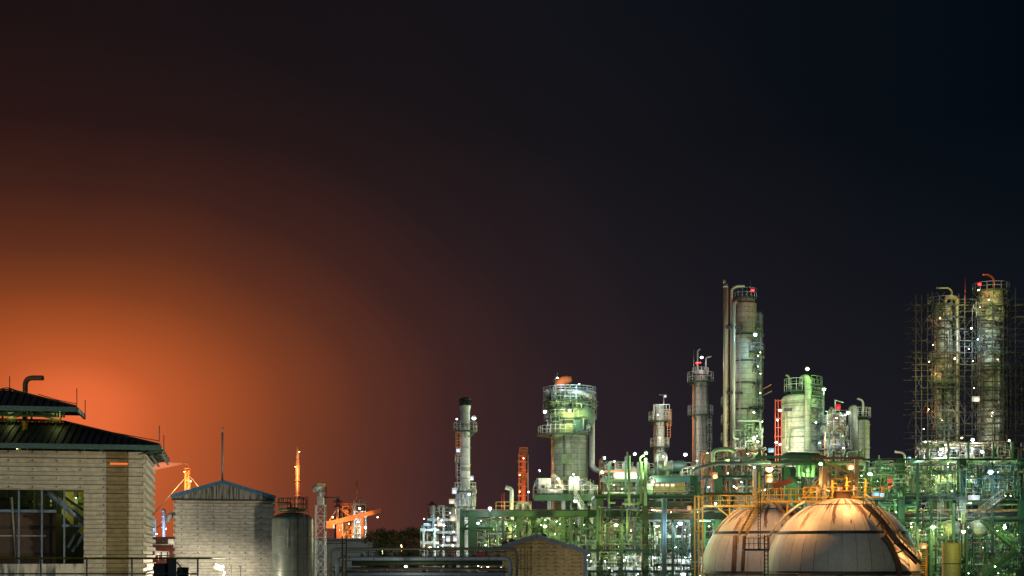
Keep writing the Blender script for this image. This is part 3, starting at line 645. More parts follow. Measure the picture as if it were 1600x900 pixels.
# ------------------------------------------------------------------ far centre: warehouse, loading crane, lit tower, pylons, trees
def far_centre():
    t = T('warehouse', 'pale flat roofed warehouse wall behind the siren mast', 'building', 550, 330); k = t.k
    t.part('wall', MB().box((0, 10, t.z(845)/2), (150*k, 20, t.z(845))), MATS['white_paint']); t.part('roof', MB().box((0, 10, t.z(845)+.3), (152*k, 21, .5)), MATS['grey_steel'])
    t = T('conveyor_gantry', 'orange lit inclined conveyor boom on braced legs', 'crane', 545, 515); p = t.p; k = t.k
    mb = MB(); A, B = p(508, 822), p(596, 799)
    for dy in (0, 4):
        for up in (0, 5*k): mb.bar(A+Vector((0, dy, up)), B+Vector((0, dy, up*.7)), .55)
    for i in range(22):
        a, b = A.lerp(B, i/22), A.lerp(B, (i+1)/22); mb.bar(a, b+Vector((0, 0, 4.4*k)), .3).bar(a, a+Vector((0, 0, 4.6*k)), .3).bar(a, a+Vector((0, 4, 0)), .3)
    t.part('boom', mb, MATS['orange_primer'])
    t.part('cabin', MB().box(A+Vector((1.2, 2, .5)), (3.5, 4, 2.6)), MATS['orange_primer'])
    for px in (528, 533, 566): t.part('leg', MB().bar(Vector((p(px, 850).x, 1, 0)), p(px, 818 if px < 560 else 806, 1), 1.0), MATS['orange_primer'])
    t.part('mast', MB().bar(p(527, 818), p(527, 792), .7), MATS['orange_primer'])
    for b in ((511, 820), (556, 812), (545, 800)): t.part('stay', MB().bar(p(527, 793), p(*b), .4), MATS['orange_primer'])
    def tower(px, D, w, ptop, lab, mat, seed, kind='tower'):
        t = T('process_tower', lab, 'tower', px, D); k = t.k; rng = random.Random(seed); p = t.p
        W = w*k; zt = t.z(ptop)
        for i in (-1, 1):
            for j in (-1, 1): t.part('column', MB().bar((i*W/2, j*W/2, 0), (i*W/2, j*W/2, zt), .5), MATS[mat])
        n = 7; z0 = t.z(868)
        for i in range(n+1):
            z = z0+(zt-z0)*i/n; mb = MB().box((0, 0, z), (W*1.1, W*1.1, .4)); railing(mb, [(-W*.55, -W*.55, z), (W*.55, -W*.55, z)], 1.3, 2, .12); t.part('floor', mb, MATS[mat])
        t.part('vessel', MB().lathe([(W*.24, z0), (W*.24, zt-1), (W*.1, zt+1.5), (0, zt+1.6)], n=14), MATS['light_steel'])
        for i in range(9):
            x = rng.uniform(-.5, .5)*W; za = rng.uniform(z0, zt*.7); t.part('pipe', MB().tube([(x, -W*.56, za), (x, -W*.56, za+rng.uniform(.3, .6)*(zt-z0)), (rng.uniform(-.5, .5)*W, -W*.56, za+.5*(zt-z0))], .25, 6), MATS[rng.choice(['light_steel', 'orange_primer', 'pipe_cladding'])])
        return t
    tower(544, 560, 15, 792, 'orange lit framed tower left of the tall white lit one', 'orange_primer', 3)
    t = tower(563, 540, 17, 788, 'taller tower with white lit floors beyond the conveyor boom', 'light_steel', 4)
    t.part('spire', MB().tube([(-5*t.k, 0, t.z(788)), (-5*t.k, 0, t.z(752))], .3, 5), MATS['orange_primer'])
    t = tower(534, 570, 10, 812, 'low orange lit frame under the conveyor boom', 'orange_primer', 6)
    for i, (px, py, c, w, lab) in enumerate(((562, 794, 'w', 7000, 'uppermost white lamp of the tall far tower'), (572, 806, 'c', 4000, 'bluish lamp at the right edge of the tall far tower'), (560, 815, 'n', 7000, 'warm lamp at mid height of the tall far tower'),
            (571, 824, 'w', 4000, 'low white lamp at the right edge of the tall far tower'), (545, 818, 'o', 26000, 'orange lamp before the framed far tower'), (530, 828, 'o', 14000, 'orange lamp before the low far frame'), (552, 838, 'o', 24000, 'lowest orange lamp between the far towers'), (520, 808, 'o', 34000, 'orange lamp at the left end of the conveyor boom'),
            (590, 808, 'o', 34000, 'orange lamp under the right end of the conveyor boom'))):
        lamp(px, py, 528 if c != 'o' else (508 if 'conveyor' in lab else 550), c, w if c != 'o' else (7000 if 'conveyor' in lab else 5500), lab, 1.5 if c != 'o' else 1.0)
    for px, D, pt, lab in ((675, 900, 783, 'faint power pylon seen over the trees'), (528, 1000, 778, 'faint power pylon behind the conveyor boom')):
        t = T('power_pylon', lab, 'pylon', px, D); k = t.k
        t.part('lattice', lattice(MB(), (0, 0), 16*k, 2.5*k, 0, t.z(pt), 10, .5), MATS['rust_steel'])
        for i, w in ((6, 15), (14, 13), (22, 11)):
            z = t.z(pt+i); t.part('cross_arm', MB().bar((-w/2*k, 0, z), (w/2*k, 0, z), .5).bar((-w/2*k, 0, z), (0, 0, z+1.6), .35).bar((w/2*k, 0, z), (0, 0, z+1.6), .35), MATS['rust_steel'])
    lf, nt, b = nodes('foliage'); N = nt.nodes; L = nt.links
    tc = N.new('ShaderNodeTexCoord'); n = N.new('ShaderNodeTexNoise'); n.inputs['Scale'].default_value = .8; L.new(tc.outputs['Object'], n.inputs['Vector'])
    r = N.new('ShaderNodeValToRGB'); L.new(n.outputs['Fac'], r.inputs[0]); e = r.color_ramp.elements; e[0].position = .4; e[0].color = (.03, .045, .015, 1); e[1].position = .65; e[1].color = (.10, .11, .035, 1)
    L.new(r.outputs[0], b.inputs['Base Color']); b.inputs['Roughness'].default_value = .8; MATS['foliage'] = lf
    steel('bark', (.06, .045, .03), .9)
    for i, (px, pt, w, D, lab) in enumerate(((588, 826, 34, 250, 'leftmost dark tree beside the pale warehouse'), (606, 822, 30, 262, 'second dark tree from the warehouse'), (620, 828, 26, 240, 'low dark tree in the middle of the row'),
            (636, 823, 34, 255, 'dark tree with orange light in its leaves'), (654, 824, 30, 245, 'rightmost dark tree next to the lit process module'))):
        t = T('tree', lab, 'tree', px, D, 'dark trees behind the pipe racks'); k = t.k; rng = random.Random(40+i); H_ = t.z(pt); Rw = w*k*.72
        tr = MB().tube([(0, 0, 0), (.2, .1, H_*.35), (-.1, 0, H_*.7)], [.35, .26, .12], 8)
        for j in range(7):
            a = rng.uniform(0, 6.28); z = H_*rng.uniform(.35, .6); tr.tube([(0, 0, z), (math.cos(a)*Rw*.4, math.sin(a)*Rw*.4, z+H_*.12), (math.cos(a)*Rw*.7, math.sin(a)*Rw*.7, z+H_*.22)], [.12, .08, .04], 6)
        t.part('trunk', tr, MATS['bark'])
        cr = MB(); cl = []
        for j in range(60):
            a = rng.uniform(0, 6.28); q = math.sqrt(rng.random())*.85; z = rng.uniform(.30, .97); sh = math.sqrt(max(.05, 1-((z-.58)/.45)**2))
            cl.append(Vector((math.cos(a)*q*Rw*sh, math.sin(a)*q*Rw*sh, H_*z)))
        for c in cl:
            for _ in range(110):
                d = Vector((rng.gauss(0, 1), rng.gauss(0, 1), rng.gauss(0, .8)))*Rw*.17; c2 = c+d
                if c2.z > H_: c2.z = H_-rng.random()*.4
                s = rng.uniform(.10, .22); u = Vector((rng.gauss(0, 1), rng.gauss(0, 1), rng.gauss(0, 1))).normalized(); v = u.cross(Vector((rng.gauss(0, 1), rng.gauss(0, 1), rng.gauss(0, 1)))).normalized()
                cr.add([c2-u*s, c2+v*s*.6, c2+u*s, c2-v*s*.6], [(0, 1, 2, 3)])
        t.part('crown', cr, lf)
    lamp(627, 852, 225, 'o', 2600, 'small orange lamp glowing through the leaves of the low middle tree', 1.0, pole=10)
    lamp(597, 858, 225, 'g', 500, 'small greenish lamp under the dark trees', 1.0, pole=8)
far_centre()
# ------------------------------------------------------------------ builders for plant
DENS = 1.9
PIPES = ['pipe_cladding', 'pipe_cladding', 'light_steel', 'pipe_green', 'galvanised', 'pipe_tan', 'white_paint', 'grey_steel', 'pipe_green']
def ring_platform(t, x, y, z, ri, ro, a0=0, a1=360, mat='dark_green_steel', rail='light_steel', h=1.15):
    full = a1-a0 >= 360; n = 24; A0, A1 = R(a0), R(a1)
    mb = MB().lathe([(ri, z-.12), (ro, z-.12), (ro, z+.06), (ri, z+.06), (ri, z-.12)], (x, y, 0), n, a0=A0, a1=A1 if not full else A0+2*math.pi, smooth=False)
    for i in range(5 if not full else 8):
        a = A0+(A1-A0)*i/(4 if not full else 8); mb.bar((x+ri*math.cos(a), y+ri*math.sin(a), z-.9), (x+ro*.95*math.cos(a), y+ro*.95*math.sin(a), z-.1), .10)
    d = t.part('platform', mb, MATS[mat])
    m = max(6, int((a1-a0)/22)); pts = [(x+ro*.97*math.cos(A0+(A1-A0)*i/m), y+ro*.97*math.sin(A0+(A1-A0)*i/m), z) for i in range(m+1)]
    rb = MB(); railing(rb, pts, h, .9, .045, n=5); t.part('handrail', rb, MATS[rail], d)
    return d
def ladder(t, x, y, z0, z1, facing=-90, cage=True, mat='light_steel'):
    f = Vector((math.cos(R(facing)), math.sin(R(facing)), 0)); s = Vector((-f.y, f.x, 0)); c = Vector((x, y, 0)); mb = MB()
    for i in (-1, 1): mb.bar(c+s*i*.25+Vector((0, 0, z0)), c+s*i*.25+Vector((0, 0, z1)), .07)
    n = int((z1-z0)/.45)
    for i in range(n): mb.bar(c-s*.25+Vector((0, 0, z0+i*.45)), c+s*.25+Vector((0, 0, z0+i*.45)), .045)
    if cage:
        m = int((z1-z0-2)/1.1)
        for i in range(m+1):
            z = z0+2+i*1.1; pts = [c+f*(.42+.42*math.sin(a))+s*(.42*math.cos(a))+Vector((0, 0, z)) for a in [R(x) for x in range(-40, 221, 37)]]
            mb.tube(pts, .035, 4)
        for a in (0, 60, 120, 180):
            q = c+f*(.42+.42*math.sin(R(a)))+s*(.42*math.cos(R(a))); mb.bar(q+Vector((0, 0, z0+2)), q+Vector((0, 0, z1)), .04)
    return t.part('ladder', mb, MATS[mat])
def stair(t, A, B, w, mat='light_steel', tread='grey_steel', steps=None, wdir=(0, 1, 0), rail='light_steel', th=.1):
    A = Vector(A); B = Vector(B); wd = Vector(wdir).normalized()*w; st = t.e
    for s in (0, 1): t.part('stringer', MB().bar(A+wd*s, B+wd*s, th*.6, th*2.4), MATS[mat])
    n = steps or max(4, int(abs(B.z-A.z)/.22)); mb = MB()
    for i in range(1, n):
        c = A.lerp(B, i/n)+wd*.5; d = Vector((B.x-A.x, B.y-A.y, 0)).normalized()*.14; mb.bar(c-wd*.5+Vector((0, 0, 0)), c+wd*.5, .28, .05)
    t.part('treads', mb, MATS[tread])
    for s in (0, 1):
        rb = MB(); railing(rb, [A+wd*s, B+wd*s], 1.1, 1.5, .045, n=5); t.part('handrail', rb, MATS[rail])
def gooseneck(t, pts, rpx, mat='pipe_cladding', rad=None, name='vent_pipe', label=None): return t.tube(name, pts, rpx, MATS[mat], rad, 10, label=label)

def vessel_shell(t, ptop, pbot, rpx, mat, dome=.5, skirt=None, x=0, y=0, name='shell'):
    k = t.k; r = rpx*k; zt = t.z(ptop); pr = [(r, 0), (r, zt-r*dome)]
    for i in range(1, 7): a = i/6*math.pi/2; pr.append((r*math.cos(a)+.001, zt-r*dome+r*dome*math.sin(a)))
    return t.part(name, MB().lathe(pr, (x, y, 0), 36), MATS[mat])
def hoops(t, pys, rpx, mat='dark_steel', x=0, y=0, th=.12):
    mb = MB()
    for py in pys:
        z = t.z(py); r = rpx*t.k; mb.lathe([(r, z-th), (r+th*1.3, z-th), (r+th*1.3, z+th), (r, z+th)], (x, y, 0), 30, smooth=False)
    t.part('stiffener_rings', mb, MATS[mat])

def clutter(t, px0, px1, py0, py1, d0, d1, nv=10, nh=6, nb=8, nves=1, nval=5, seed=1, mats=None, rmin=.05, rmax=.20, rails=2):
    """pipework: risers, headers, bent lines, valves, drums and hand-railed stagings of one process unit"""
    rng = random.Random(seed); mats = mats or PIPES; p = t.p
    U = rng.uniform
    def rr(): return rmin+(rmax-rmin)*rng.random()**3
    nv = int(nv*DENS); nh = int(nh*DENS); nb = int(nb*DENS)
    def mat(): return MATS[rng.choice(mats)]
    for i in range(nv):
        x = U(px0, px1); a = U(py0, py0+(py1-py0)*.45); b = U(a+(py1-py0)*.35, py1+8); dy = U(d0, d1); r = rr()
        pts = [(x, b), (x, a)]
        q = rng.random(); s = rng.choice((-1, 1))
        if q < .35: pts.append((min(px1, max(px0, x+s*U(4, 14))), a))
        if q < .18: pts.append((pts[-1][0], a+U(3, 10)))
        P = [p(u, v, dy) for u, v in pts]
        t.part('riser_pipe', MB().tube(fillet(P, r*3), r, 8), mat())
    for i in range(nh):
        y = U(py0+1, py1); a = U(px0, px0+(px1-px0)*.4); b = U(px0+(px1-px0)*.6, px1); dy = U(d0, d1); r = rr()
        P = [p(a, y, dy), p(b, y, dy)]
        if rng.random() < .6: P.append(p(b, y+U(4, 16), dy))
        if rng.random() < .4: P.insert(0, p(a, y+U(-12, 12), dy))
        t.part('header_pipe', MB().tube(fillet(P, r*3), r, 8), mat())
    for i in range(nb):
        x = U(px0, px1); y = U(py0, py1); dy = U(d0, d1); r = rr(); P = [p(x, y, dy)]
        for j in range(rng.randint(3, 5)):
            if j % 2: y = min(py1+5, max(py0, y+U(-16, 16)))
            else: x = min(px1, max(px0, x+U(-14, 14)))
            if j == 2: dy = min(d1, max(d0, dy+U(-2, 2)))
            P.append(p(x, y, dy))
        t.part('bent_pipe', MB().tube(fillet(P, r*3), r, 8), mat())
    for i in range(nves):
        x = U(px0+4, px1-4); dy = U(d0, d1); zt = t.z(U(py0, (py0+py1)/2), dy); h = U(1.5, 4); r = U(.35, .8); c = p(x, py0, dy)
        if rng.random() < .6:
            pr = [(0, zt-h-r*.5), (r*.8, zt-h-r*.2), (r, zt-h), (r, zt), (r*.8, zt+r*.35), (0, zt+r*.5)]
            v = t.part('drum', MB().lathe(pr, (c.x, c.y, 0), 18), mat()); t.part('nozzle', MB().tube([(c.x, c.y, zt), (c.x, c.y, zt+r+.5)], .1, 8), mat(), v)
            for k_ in range(3): a = k_*2.1; t.part('drum_leg', MB().bar((c.x+r*.8*math.cos(a), c.y+r*.8*math.sin(a), zt-h-1.6), (c.x+r*.8*math.cos(a), c.y+r*.8*math.sin(a), zt-h), .1), MATS['green_steel'], v)
        else:
            L_ = h*.7; pr = [(0, -L_-r*.4), (r*.8, -L_-r*.2), (r, -L_), (r, L_*.7), (r*1.15, L_*.7), (r*1.15, L_*.76), (r, L_*.78), (r, L_), (0, L_+r*.3)]
            v = t.part('exchanger', MB().lathe(pr, (c.x, c.y, zt), 18, 'x'), mat())
            for s in (-1, 1): t.part('saddle', MB().box((c.x+s*L_*.55, c.y, zt-r-.2), (.2, r*1.4, .7)), MATS['green_steel'], v)
    for i in range(nval):
        c = p(U(px0, px1), U(py0, py1), U(d0, d1)-.4); r = U(.14, .30)
        v = t.part('valve', MB().lathe([(0, -r), (r*1.3, -r), (r*1.3, -r*.75), (r*.6, -r*.4), (r*.6, r*.4), (r*1.3, r*.75), (r*1.3, r), (0, r)], c, 10, 'x').tube([c, c+Vector((0, -.1, r*2.4))], .05, 6), mat())
        ring = [c+Vector((math.cos(a)*r*1.1, -.1+math.sin(a)*r*1.1, r*2.4)) for a in [R(q) for q in range(0, 361, 40)]]
        t.part('handwheel', MB().tube(ring, .035, 5), MATS['dark_green_steel'], v)
    for i in range(rails):
        y = U(py0+8, py1); a = U(px0, px0+(px1-px0)*.5); b = min(px1, a+U(12, 30)); dy = U(d0, d1-1); A, B = p(a, y, dy), p(b, y, dy)
        s = t.part('staging', MB().box((A+B)/2+Vector((0, .5, 0)), (B.x-A.x, 1.2, .1)), MATS['green_steel'])
        rb = MB(); railing(rb, [A+Vector((0, -.08, 0)), B+Vector((0, -.08, 0))], 1.05, 1.2, .035, n=5); t.part('handrail', rb, MATS[rng.choice(['light_steel', 'pipe_green', 'galvanised'])], s)

def unit(label, px, D, px0, px1, py0, py1, seed, depth=9, cols=3, levels=(), steelmat='green_steel', cat='process unit', **kw):
    """open steel frame full of pipework"""
    t = T('process_unit', label, cat, px, D); p = t.p; rng = random.Random(seed+100)
    for i in range(cols):
        x = px0+(px1-px0)*(i+.5)/cols+rng.uniform(-3, 3)
        for dy in (0, depth):
            a = p(x, py0, dy); t.part('column', MB().box((a.x, dy, a.z/2), (.32, .32, a.z)), MATS[steelmat])
    for py in levels:
        for dy in (0, depth): A, B = p(px0, py, dy), p(px1, py, dy); t.part('beam', MB().box(((A.x+B.x)/2, dy, A.z), (B.x-A.x, .25, .40)), MATS[steelmat])
    clutter(t, px0, px1, py0, py1, .4, depth-.4, seed=seed, **kw)
    return t

# ------------------------------------------------------------------ gas spheres
def sphere_mat():
    m, nt, b = nodes('sphere_paint'); N = nt.nodes; L = nt.links
    tc = N.new('ShaderNodeTexCoord'); sp = N.new('ShaderNodeSeparateXYZ'); L.new(tc.outputs['Object'], sp.inputs[0])
    def M(op, a, bb=None):
        n = N.new('ShaderNodeMath'); n.operation = op
        for i, v in enumerate((a, bb)):
            if v is None: continue
            if isinstance(v, (int, float)): n.inputs[i].default_value = v
            else: L.new(v, n.inputs[i])
        return n.outputs[0]
    an = M('MULTIPLY', M('ARCTAN2', sp.outputs[1], sp.outputs[0]), 34/(2*math.pi)); fr = M('FRACT', an)
    seam = M('MAXIMUM', M('LESS_THAN', fr, .024), M('GREATER_THAN', fr, .985))
    nz = N.new('ShaderNodeTexNoise'); nz.inputs['Scale'].default_value = .45; nz.inputs['Detail'].default_value = 5; L.new(tc.outputs['Object'], nz.inputs['Vector'])
    seam = M('MULTIPLY', seam, M('MINIMUM', M('MAXIMUM', M('MULTIPLY', M('SUBTRACT', nz.outputs['Fac'], .36), 5.0), .3), 1.0))
    wn = N.new('ShaderNodeTexWhiteNoise'); wn.noise_dimensions = '2D'; cb = N.new('ShaderNodeCombineXYZ'); L.new(M('FLOOR', an), cb.inputs[0]); L.new(M('FLOOR', M('DIVIDE', sp.outputs[2], 4.7)), cb.inputs[1]); L.new(cb.outputs[0], wn.inputs['Vector'])
    # rust runs: tall narrow noise round the shell, only near the top
    cv = N.new('ShaderNodeCombineXYZ'); L.new(M('MULTIPLY', an, 1.35), cv.inputs[0]); L.new(M('MULTIPLY', sp.outputs[2], .22), cv.inputs[1])
    rn = N.new('ShaderNodeTexNoise'); rn.inputs['Scale'].default_value = 1.0; rn.inputs['Detail'].default_value = 8; rn.inputs['Roughness'].default_value = .68; L.new(cv.outputs[0], rn.inputs['Vector'])
    hi = N.new('ShaderNodeMapRange'); hi.inputs[1].default_value = 3.5; hi.inputs[2].default_value = 8.0; hi.inputs[3].default_value = .0; hi.inputs[4].default_value = .16; L.new(sp.outputs[2], hi.inputs[0])
    rust = M('MINIMUM', M('MAXIMUM', M('MULTIPLY', M('SUBTRACT', M('ADD', rn.outputs['Fac'], hi.outputs[0]), .655), 22.0), 0.0), .9)
    fine = N.new('ShaderNodeTexNoise'); fine.inputs['Scale'].default_value = 2.2; fine.inputs['Detail'].default_value = 8; L.new(tc.outputs['Object'], fine.inputs['Vector'])
    v = M('ADD', M('MULTIPLY', wn.outputs['Value'], .17), M('ADD', M('MULTIPLY', fine.outputs['Fac'], .20), .37))
    base = N.new('ShaderNodeCombineColor'); L.new(v, base.inputs[0]); L.new(M('MULTIPLY', v, .98), base.inputs[1]); L.new(M('MULTIPLY', v, .90), base.inputs[2])
    m1 = N.new('ShaderNodeMix'); m1.data_type = 'RGBA'; L.new(rust, m1.inputs[0]); L.new(base.outputs[0], m1.inputs[6]); m1.inputs[7].default_value = (.11, .032, .014, 1)
    m2 = N.new('ShaderNodeMix'); m2.data_type = 'RGBA'; L.new(M('MULTIPLY', seam, .85), m2.inputs[0]); L.new(m1.outputs[2], m2.inputs[6]); m2.inputs[7].default_value = (.03, .025, .02, 1)
    L.new(m2.outputs[2], b.inputs['Base Color']); b.inputs['Roughness'].default_value = .55; b.inputs['Metallic'].default_value = .15
    bp = N.new('ShaderNodeBump'); bp.inputs['Strength'].default_value = .4; bp.inputs['Distance'].default_value = .05; L.new(M('SUBTRACT', 1.0, seam), bp.inputs['Height']); L.new(bp.outputs[0], b.inputs['Normal'])
    return m
SM = sphere_mat()
def gas_sphere(px, pc, rpx, D, label, rz):
    k = D/FP; t = T('gas_sphere', label, 'storage tank', px, D, rz=0); zc = t.z(pc); r = rpx*k
    pr = [(r*math.sin(a)+.001, -r*math.cos(a)) for a in [math.pi*i/56 for i in range(57)]]
    o = t.part('shell', MB().lathe(pr, (0, 0, 0), 96), SM); o.location = (0, 0, zc); o.rotation_euler = (0, 0, rz)
    def band(py, w, name='band', mat='dark_steel', out=.07):
        z = t.z(py)-zc; a = math.sqrt(max(.01, r*r-z*z)); t.part(name, MB().lathe([(a-.1, zc+z-w), (a+out+.06, zc+z-w), (a+out, zc+z+w), (a-.3, zc+z+w)], n=72, smooth=False), MATS[mat])
    band(833, .17); band(893.5, .14); band(pc-rpx+11, .06)
    # rain skirt pipe along the seam and water ring
    z = t.z(893.5)-zc; a = math.sqrt(r*r-z*z)+.35; t.part('spray_ring', MB().tube([(a*math.cos(R(q)), a*math.sin(R(q)), zc+z-.2) for q in range(0, 361, 9)], .09, 6), MATS['pipe_dark'])
    for i in range(12):
        q = 2*math.pi*(i+.5)/12; t.part('leg', MB().tube([(r*.97*math.cos(q), r*.97*math.sin(q), 0), (r*.97*math.cos(q), r*.97*math.sin(q), zc)], .42, 14), MATS['concrete'])
    return t, zc, r
S1, ZC1, R1 = gas_sphere(1316, 896, 117.5, 165, 'large front gas sphere with rust runs under the orange lamps', .05)
S2, ZC2, R2 = gas_sphere(1207, 896, 111, 180, 'smaller gas sphere partly hidden behind the front one', .12)
def on_sphere(t, zc, r, px, py, out=.3):
    """nearest point of the sphere (grown by out) seen at this pixel"""
    p0 = t.p(px, py, -40); p1 = t.p(px, py, 0); d = (p1-p0).normalized(); c = Vector((0, 0, zc)); oc = p0-c; R_ = r+out
    b = oc.dot(d); q = b*b-(oc.length_squared-R_*R_)
    return p0+d*(-b-(math.sqrt(q) if q > 0 else 0))
def sphere_fittings():
    t = S1; p = t.p; Y = MATS['yellow_paint']
    # crown platform
    zt = ZC1+R1; m = MB()
    t.part('manway', MB().lathe([(1.0, zt-.3), (1.0, zt+.7), (1.15, zt+.7), (1.15, zt+.85), (0, zt+.95)], n=20), MATS['rust_steel'])
    d = t.part('crown_platform', MB().box((.3, .9, zt+.12), (9.0, 1.8, .12)), MATS['yellow_paint'])
    rb = MB(); railing(rb, [(-4.2, 1.6, zt+.2), (4.8, 1.6, zt+.2)], 1.15, .9, .04); railing(rb, [(4.8, 1.6, zt+.2), (4.8, -.4, zt+.2)], 1.15, .9, .04); t.part('handrail', rb, Y, d)
    for i, (x, h) in enumerate(((-2.2, 1.6), (-1.3, 2.1), (-.6, 1.3), (.4, 2.4), (1.2, 1.5), (2.6, 2.2), (-3.1, 1.2))):
        t.part('relief_valve', MB().tube([(x, -.6, zt-.4), (x, -.6, zt+h)], .10, 8).lathe([(.10, 0), (.26, .05), (.26, .16), (.1, .25)], (x, -.6, zt+h*.55), 10).tube([(x, -.6, zt+h*.8), (x+.5, -.6, zt+h*.8)], .07, 6), MATS['yellow_paint' if i % 2 else 'pipe_tan'])
    t.part('vent_line', MB().tube(fillet([(-2.6, -.2, zt+3.6), (-2.6, -.2, zt+1.0), (-1.0, -.2, zt+.7), (2.0, -.2, zt+.7)], .6), .17, 10), MATS['pipe_cladding'])
    # curved stair down the front right, standing off the shell
    path = [(1349, 789), (1362, 800), (1376, 815), (1388, 832), (1400, 848), (1412, 860), (1424, 872), (1432, 880)]
    ins = []
    for i, (a, b) in enumerate(path):
        q = on_sphere(t, ZC1, R1, a, b, .9); ins.append(q)
    c = Vector((0, 0, ZC1))
    for off, nm in ((0, 'stringer'), (1.0, 'stringer')):
        mb = MB()
        P = []
        for q in ins:
            n = (q-c); n.z = 0; n.normalize(); side = Vector((0, -1, 0)); P.append(q+(n*.3+side*.7)*off)
        for a, b in zip(P, P[1:]): mb.bar(a, b, .12, .34)
        t.part(nm, mb, MATS['dark_steel'])
        rb = MB(); railing(rb, P, 1.15, 1.1, .05, n=5); t.part('handrail', rb, MATS['yellow_paint' if off else 'dark_steel'])
        if off == 0: P0 = P
        else: P1 = P
    mb = MB()
    for i in range(len(P0)-1):
        for j in range(6): a = P0[i].lerp(P0[i+1], j/6); b = P1[i].lerp(P1[i+1], j/6); mb.bar(a, b, .30, .06)
    t.part('treads', mb, MATS['rust_steel'])
    for i in (1, 2, 3, 4, 5): q = P0[i]; n = (c-q).normalized(); t.part('stair_bracket', MB().bar(q, q+n*1.2, .12), MATS['dark_steel'])
    # lower yellow stair on the right
    st = T('yellow_stair', 'small yellow steel stair at the right foot of the front gas sphere', 'stairs', 1440, 163)
    q = st.p; z0 = q(1440, 899).z-3
    for i, px in enumerate((1432, 1447)):
        st.part('stringer', MB().bar(q(px, 866, 0), q(px, 915, -2.4), .12, .3), Y)
        rb = MB(); railing(rb, [q(px, 866, 0), q(px, 915, -2.4)], 1.2, .9, .05); st.part('handrail', rb, Y)
    mb = MB()
    for i in range(15): a = q(1432, 866, 0).lerp(q(1432, 915, -2.4), i/14); b = q(1447, 866, 0).lerp(q(1447, 915, -2.4), i/14); mb.bar(a, b, .32, .06)
    st.part('treads', mb, Y)
    for px in (1431, 1448): a = q(px, 850, .3); st.part('post', MB().box((a.x, .3, a.z/2), (.16, .16, a.z)), Y)
    st.part('landing', MB().box(q(1440, 866, 1.0), (17*st.k, 2, .14)), Y)
    # a dark down-pipe on the shell under the stair
    P = [on_sphere(t, ZC1, R1, a, b, .35) for a, b in ((1380, 838), (1390, 850), (1397, 865), (1403, 880), (1406, 899))]
    t.part('shell_channel', MB().tube(P, .34, 8), MATS['rust_steel'])
    P = [on_sphere(t, ZC1, R1, a, b, .15) for a, b in ((1200+2, 838), (1212, 822), (1228, 804), (1248, 789), (1258, 784))]
    t.part('spray_pipe', MB().tube(P, .14, 8), MATS['white_paint'])
    P = [on_sphere(t, ZC1, R1, a, b, .15) for a, b in ((1352, 790), (1365, 806), (1376, 820), (1383, 832))]
    t.part('spray_pipe', MB().tube(P, .10, 8), MATS['yellow_paint'])
    # sphere 2: stair, spray pipe
    t = S2; P = [on_sphere(t, ZC2, R2, a, b, .15) for a, b in ((1117, 832), (1130, 815), (1146, 800), (1162, 790))]
    t.part('spray_pipe', MB().tube(P, .14, 8), MATS['white_paint'])
    zt = ZC2+R2; t.part('manway', MB().lathe([(2.5, zt-.45), (2.5, zt+.45), (0, zt+.5)], n=24), MATS['white_paint'])
    ins = [on_sphere(t, ZC2, R2, a, b, .7) for a, b in ((1184, 781), (1176, 795), (1168, 810), (1160, 824), (1154, 836))]
    for off in (0, .9):
        mb = MB(); P = [q+Vector((off, -.2, 0)) for q in ins]
        for a, b in zip(P, P[1:]): mb.bar(a, b, .12, .3)
        t.part('stringer', mb, MATS['pipe_tan']); rb = MB(); railing(rb, P, 1.15, 1.1, .05, n=5); t.part('handrail', rb, MATS['yellow_paint'])
    mb = MB()
    for a, b in zip(ins, ins[1:]):
        for j in range(6): q = a.lerp(b, j/6)+Vector((0, -.2, 0)); mb.bar(q, q+Vector((.9, 0, 0)), .3, .06)
    t.part('treads', mb, MATS['rust_steel'])
    q = on_sphere(t, ZC2, R2, 1153, 838, .3); t.part('stair_post', MB().box((q.x, q.y, q.z/2), (.22, .22, q.z)), MATS['tan_paint'])
    for px in (1146, 1160):
        P = [on_sphere(t, ZC2, R2, px-(899-b)*-.05, b, .10) for b in (838, 855, 875, 892)]
        t.part('shell_channel', MB().tube(P, .30 if px == 1146 else .22, 8), MATS['rust_steel'])
sphere_fittings()

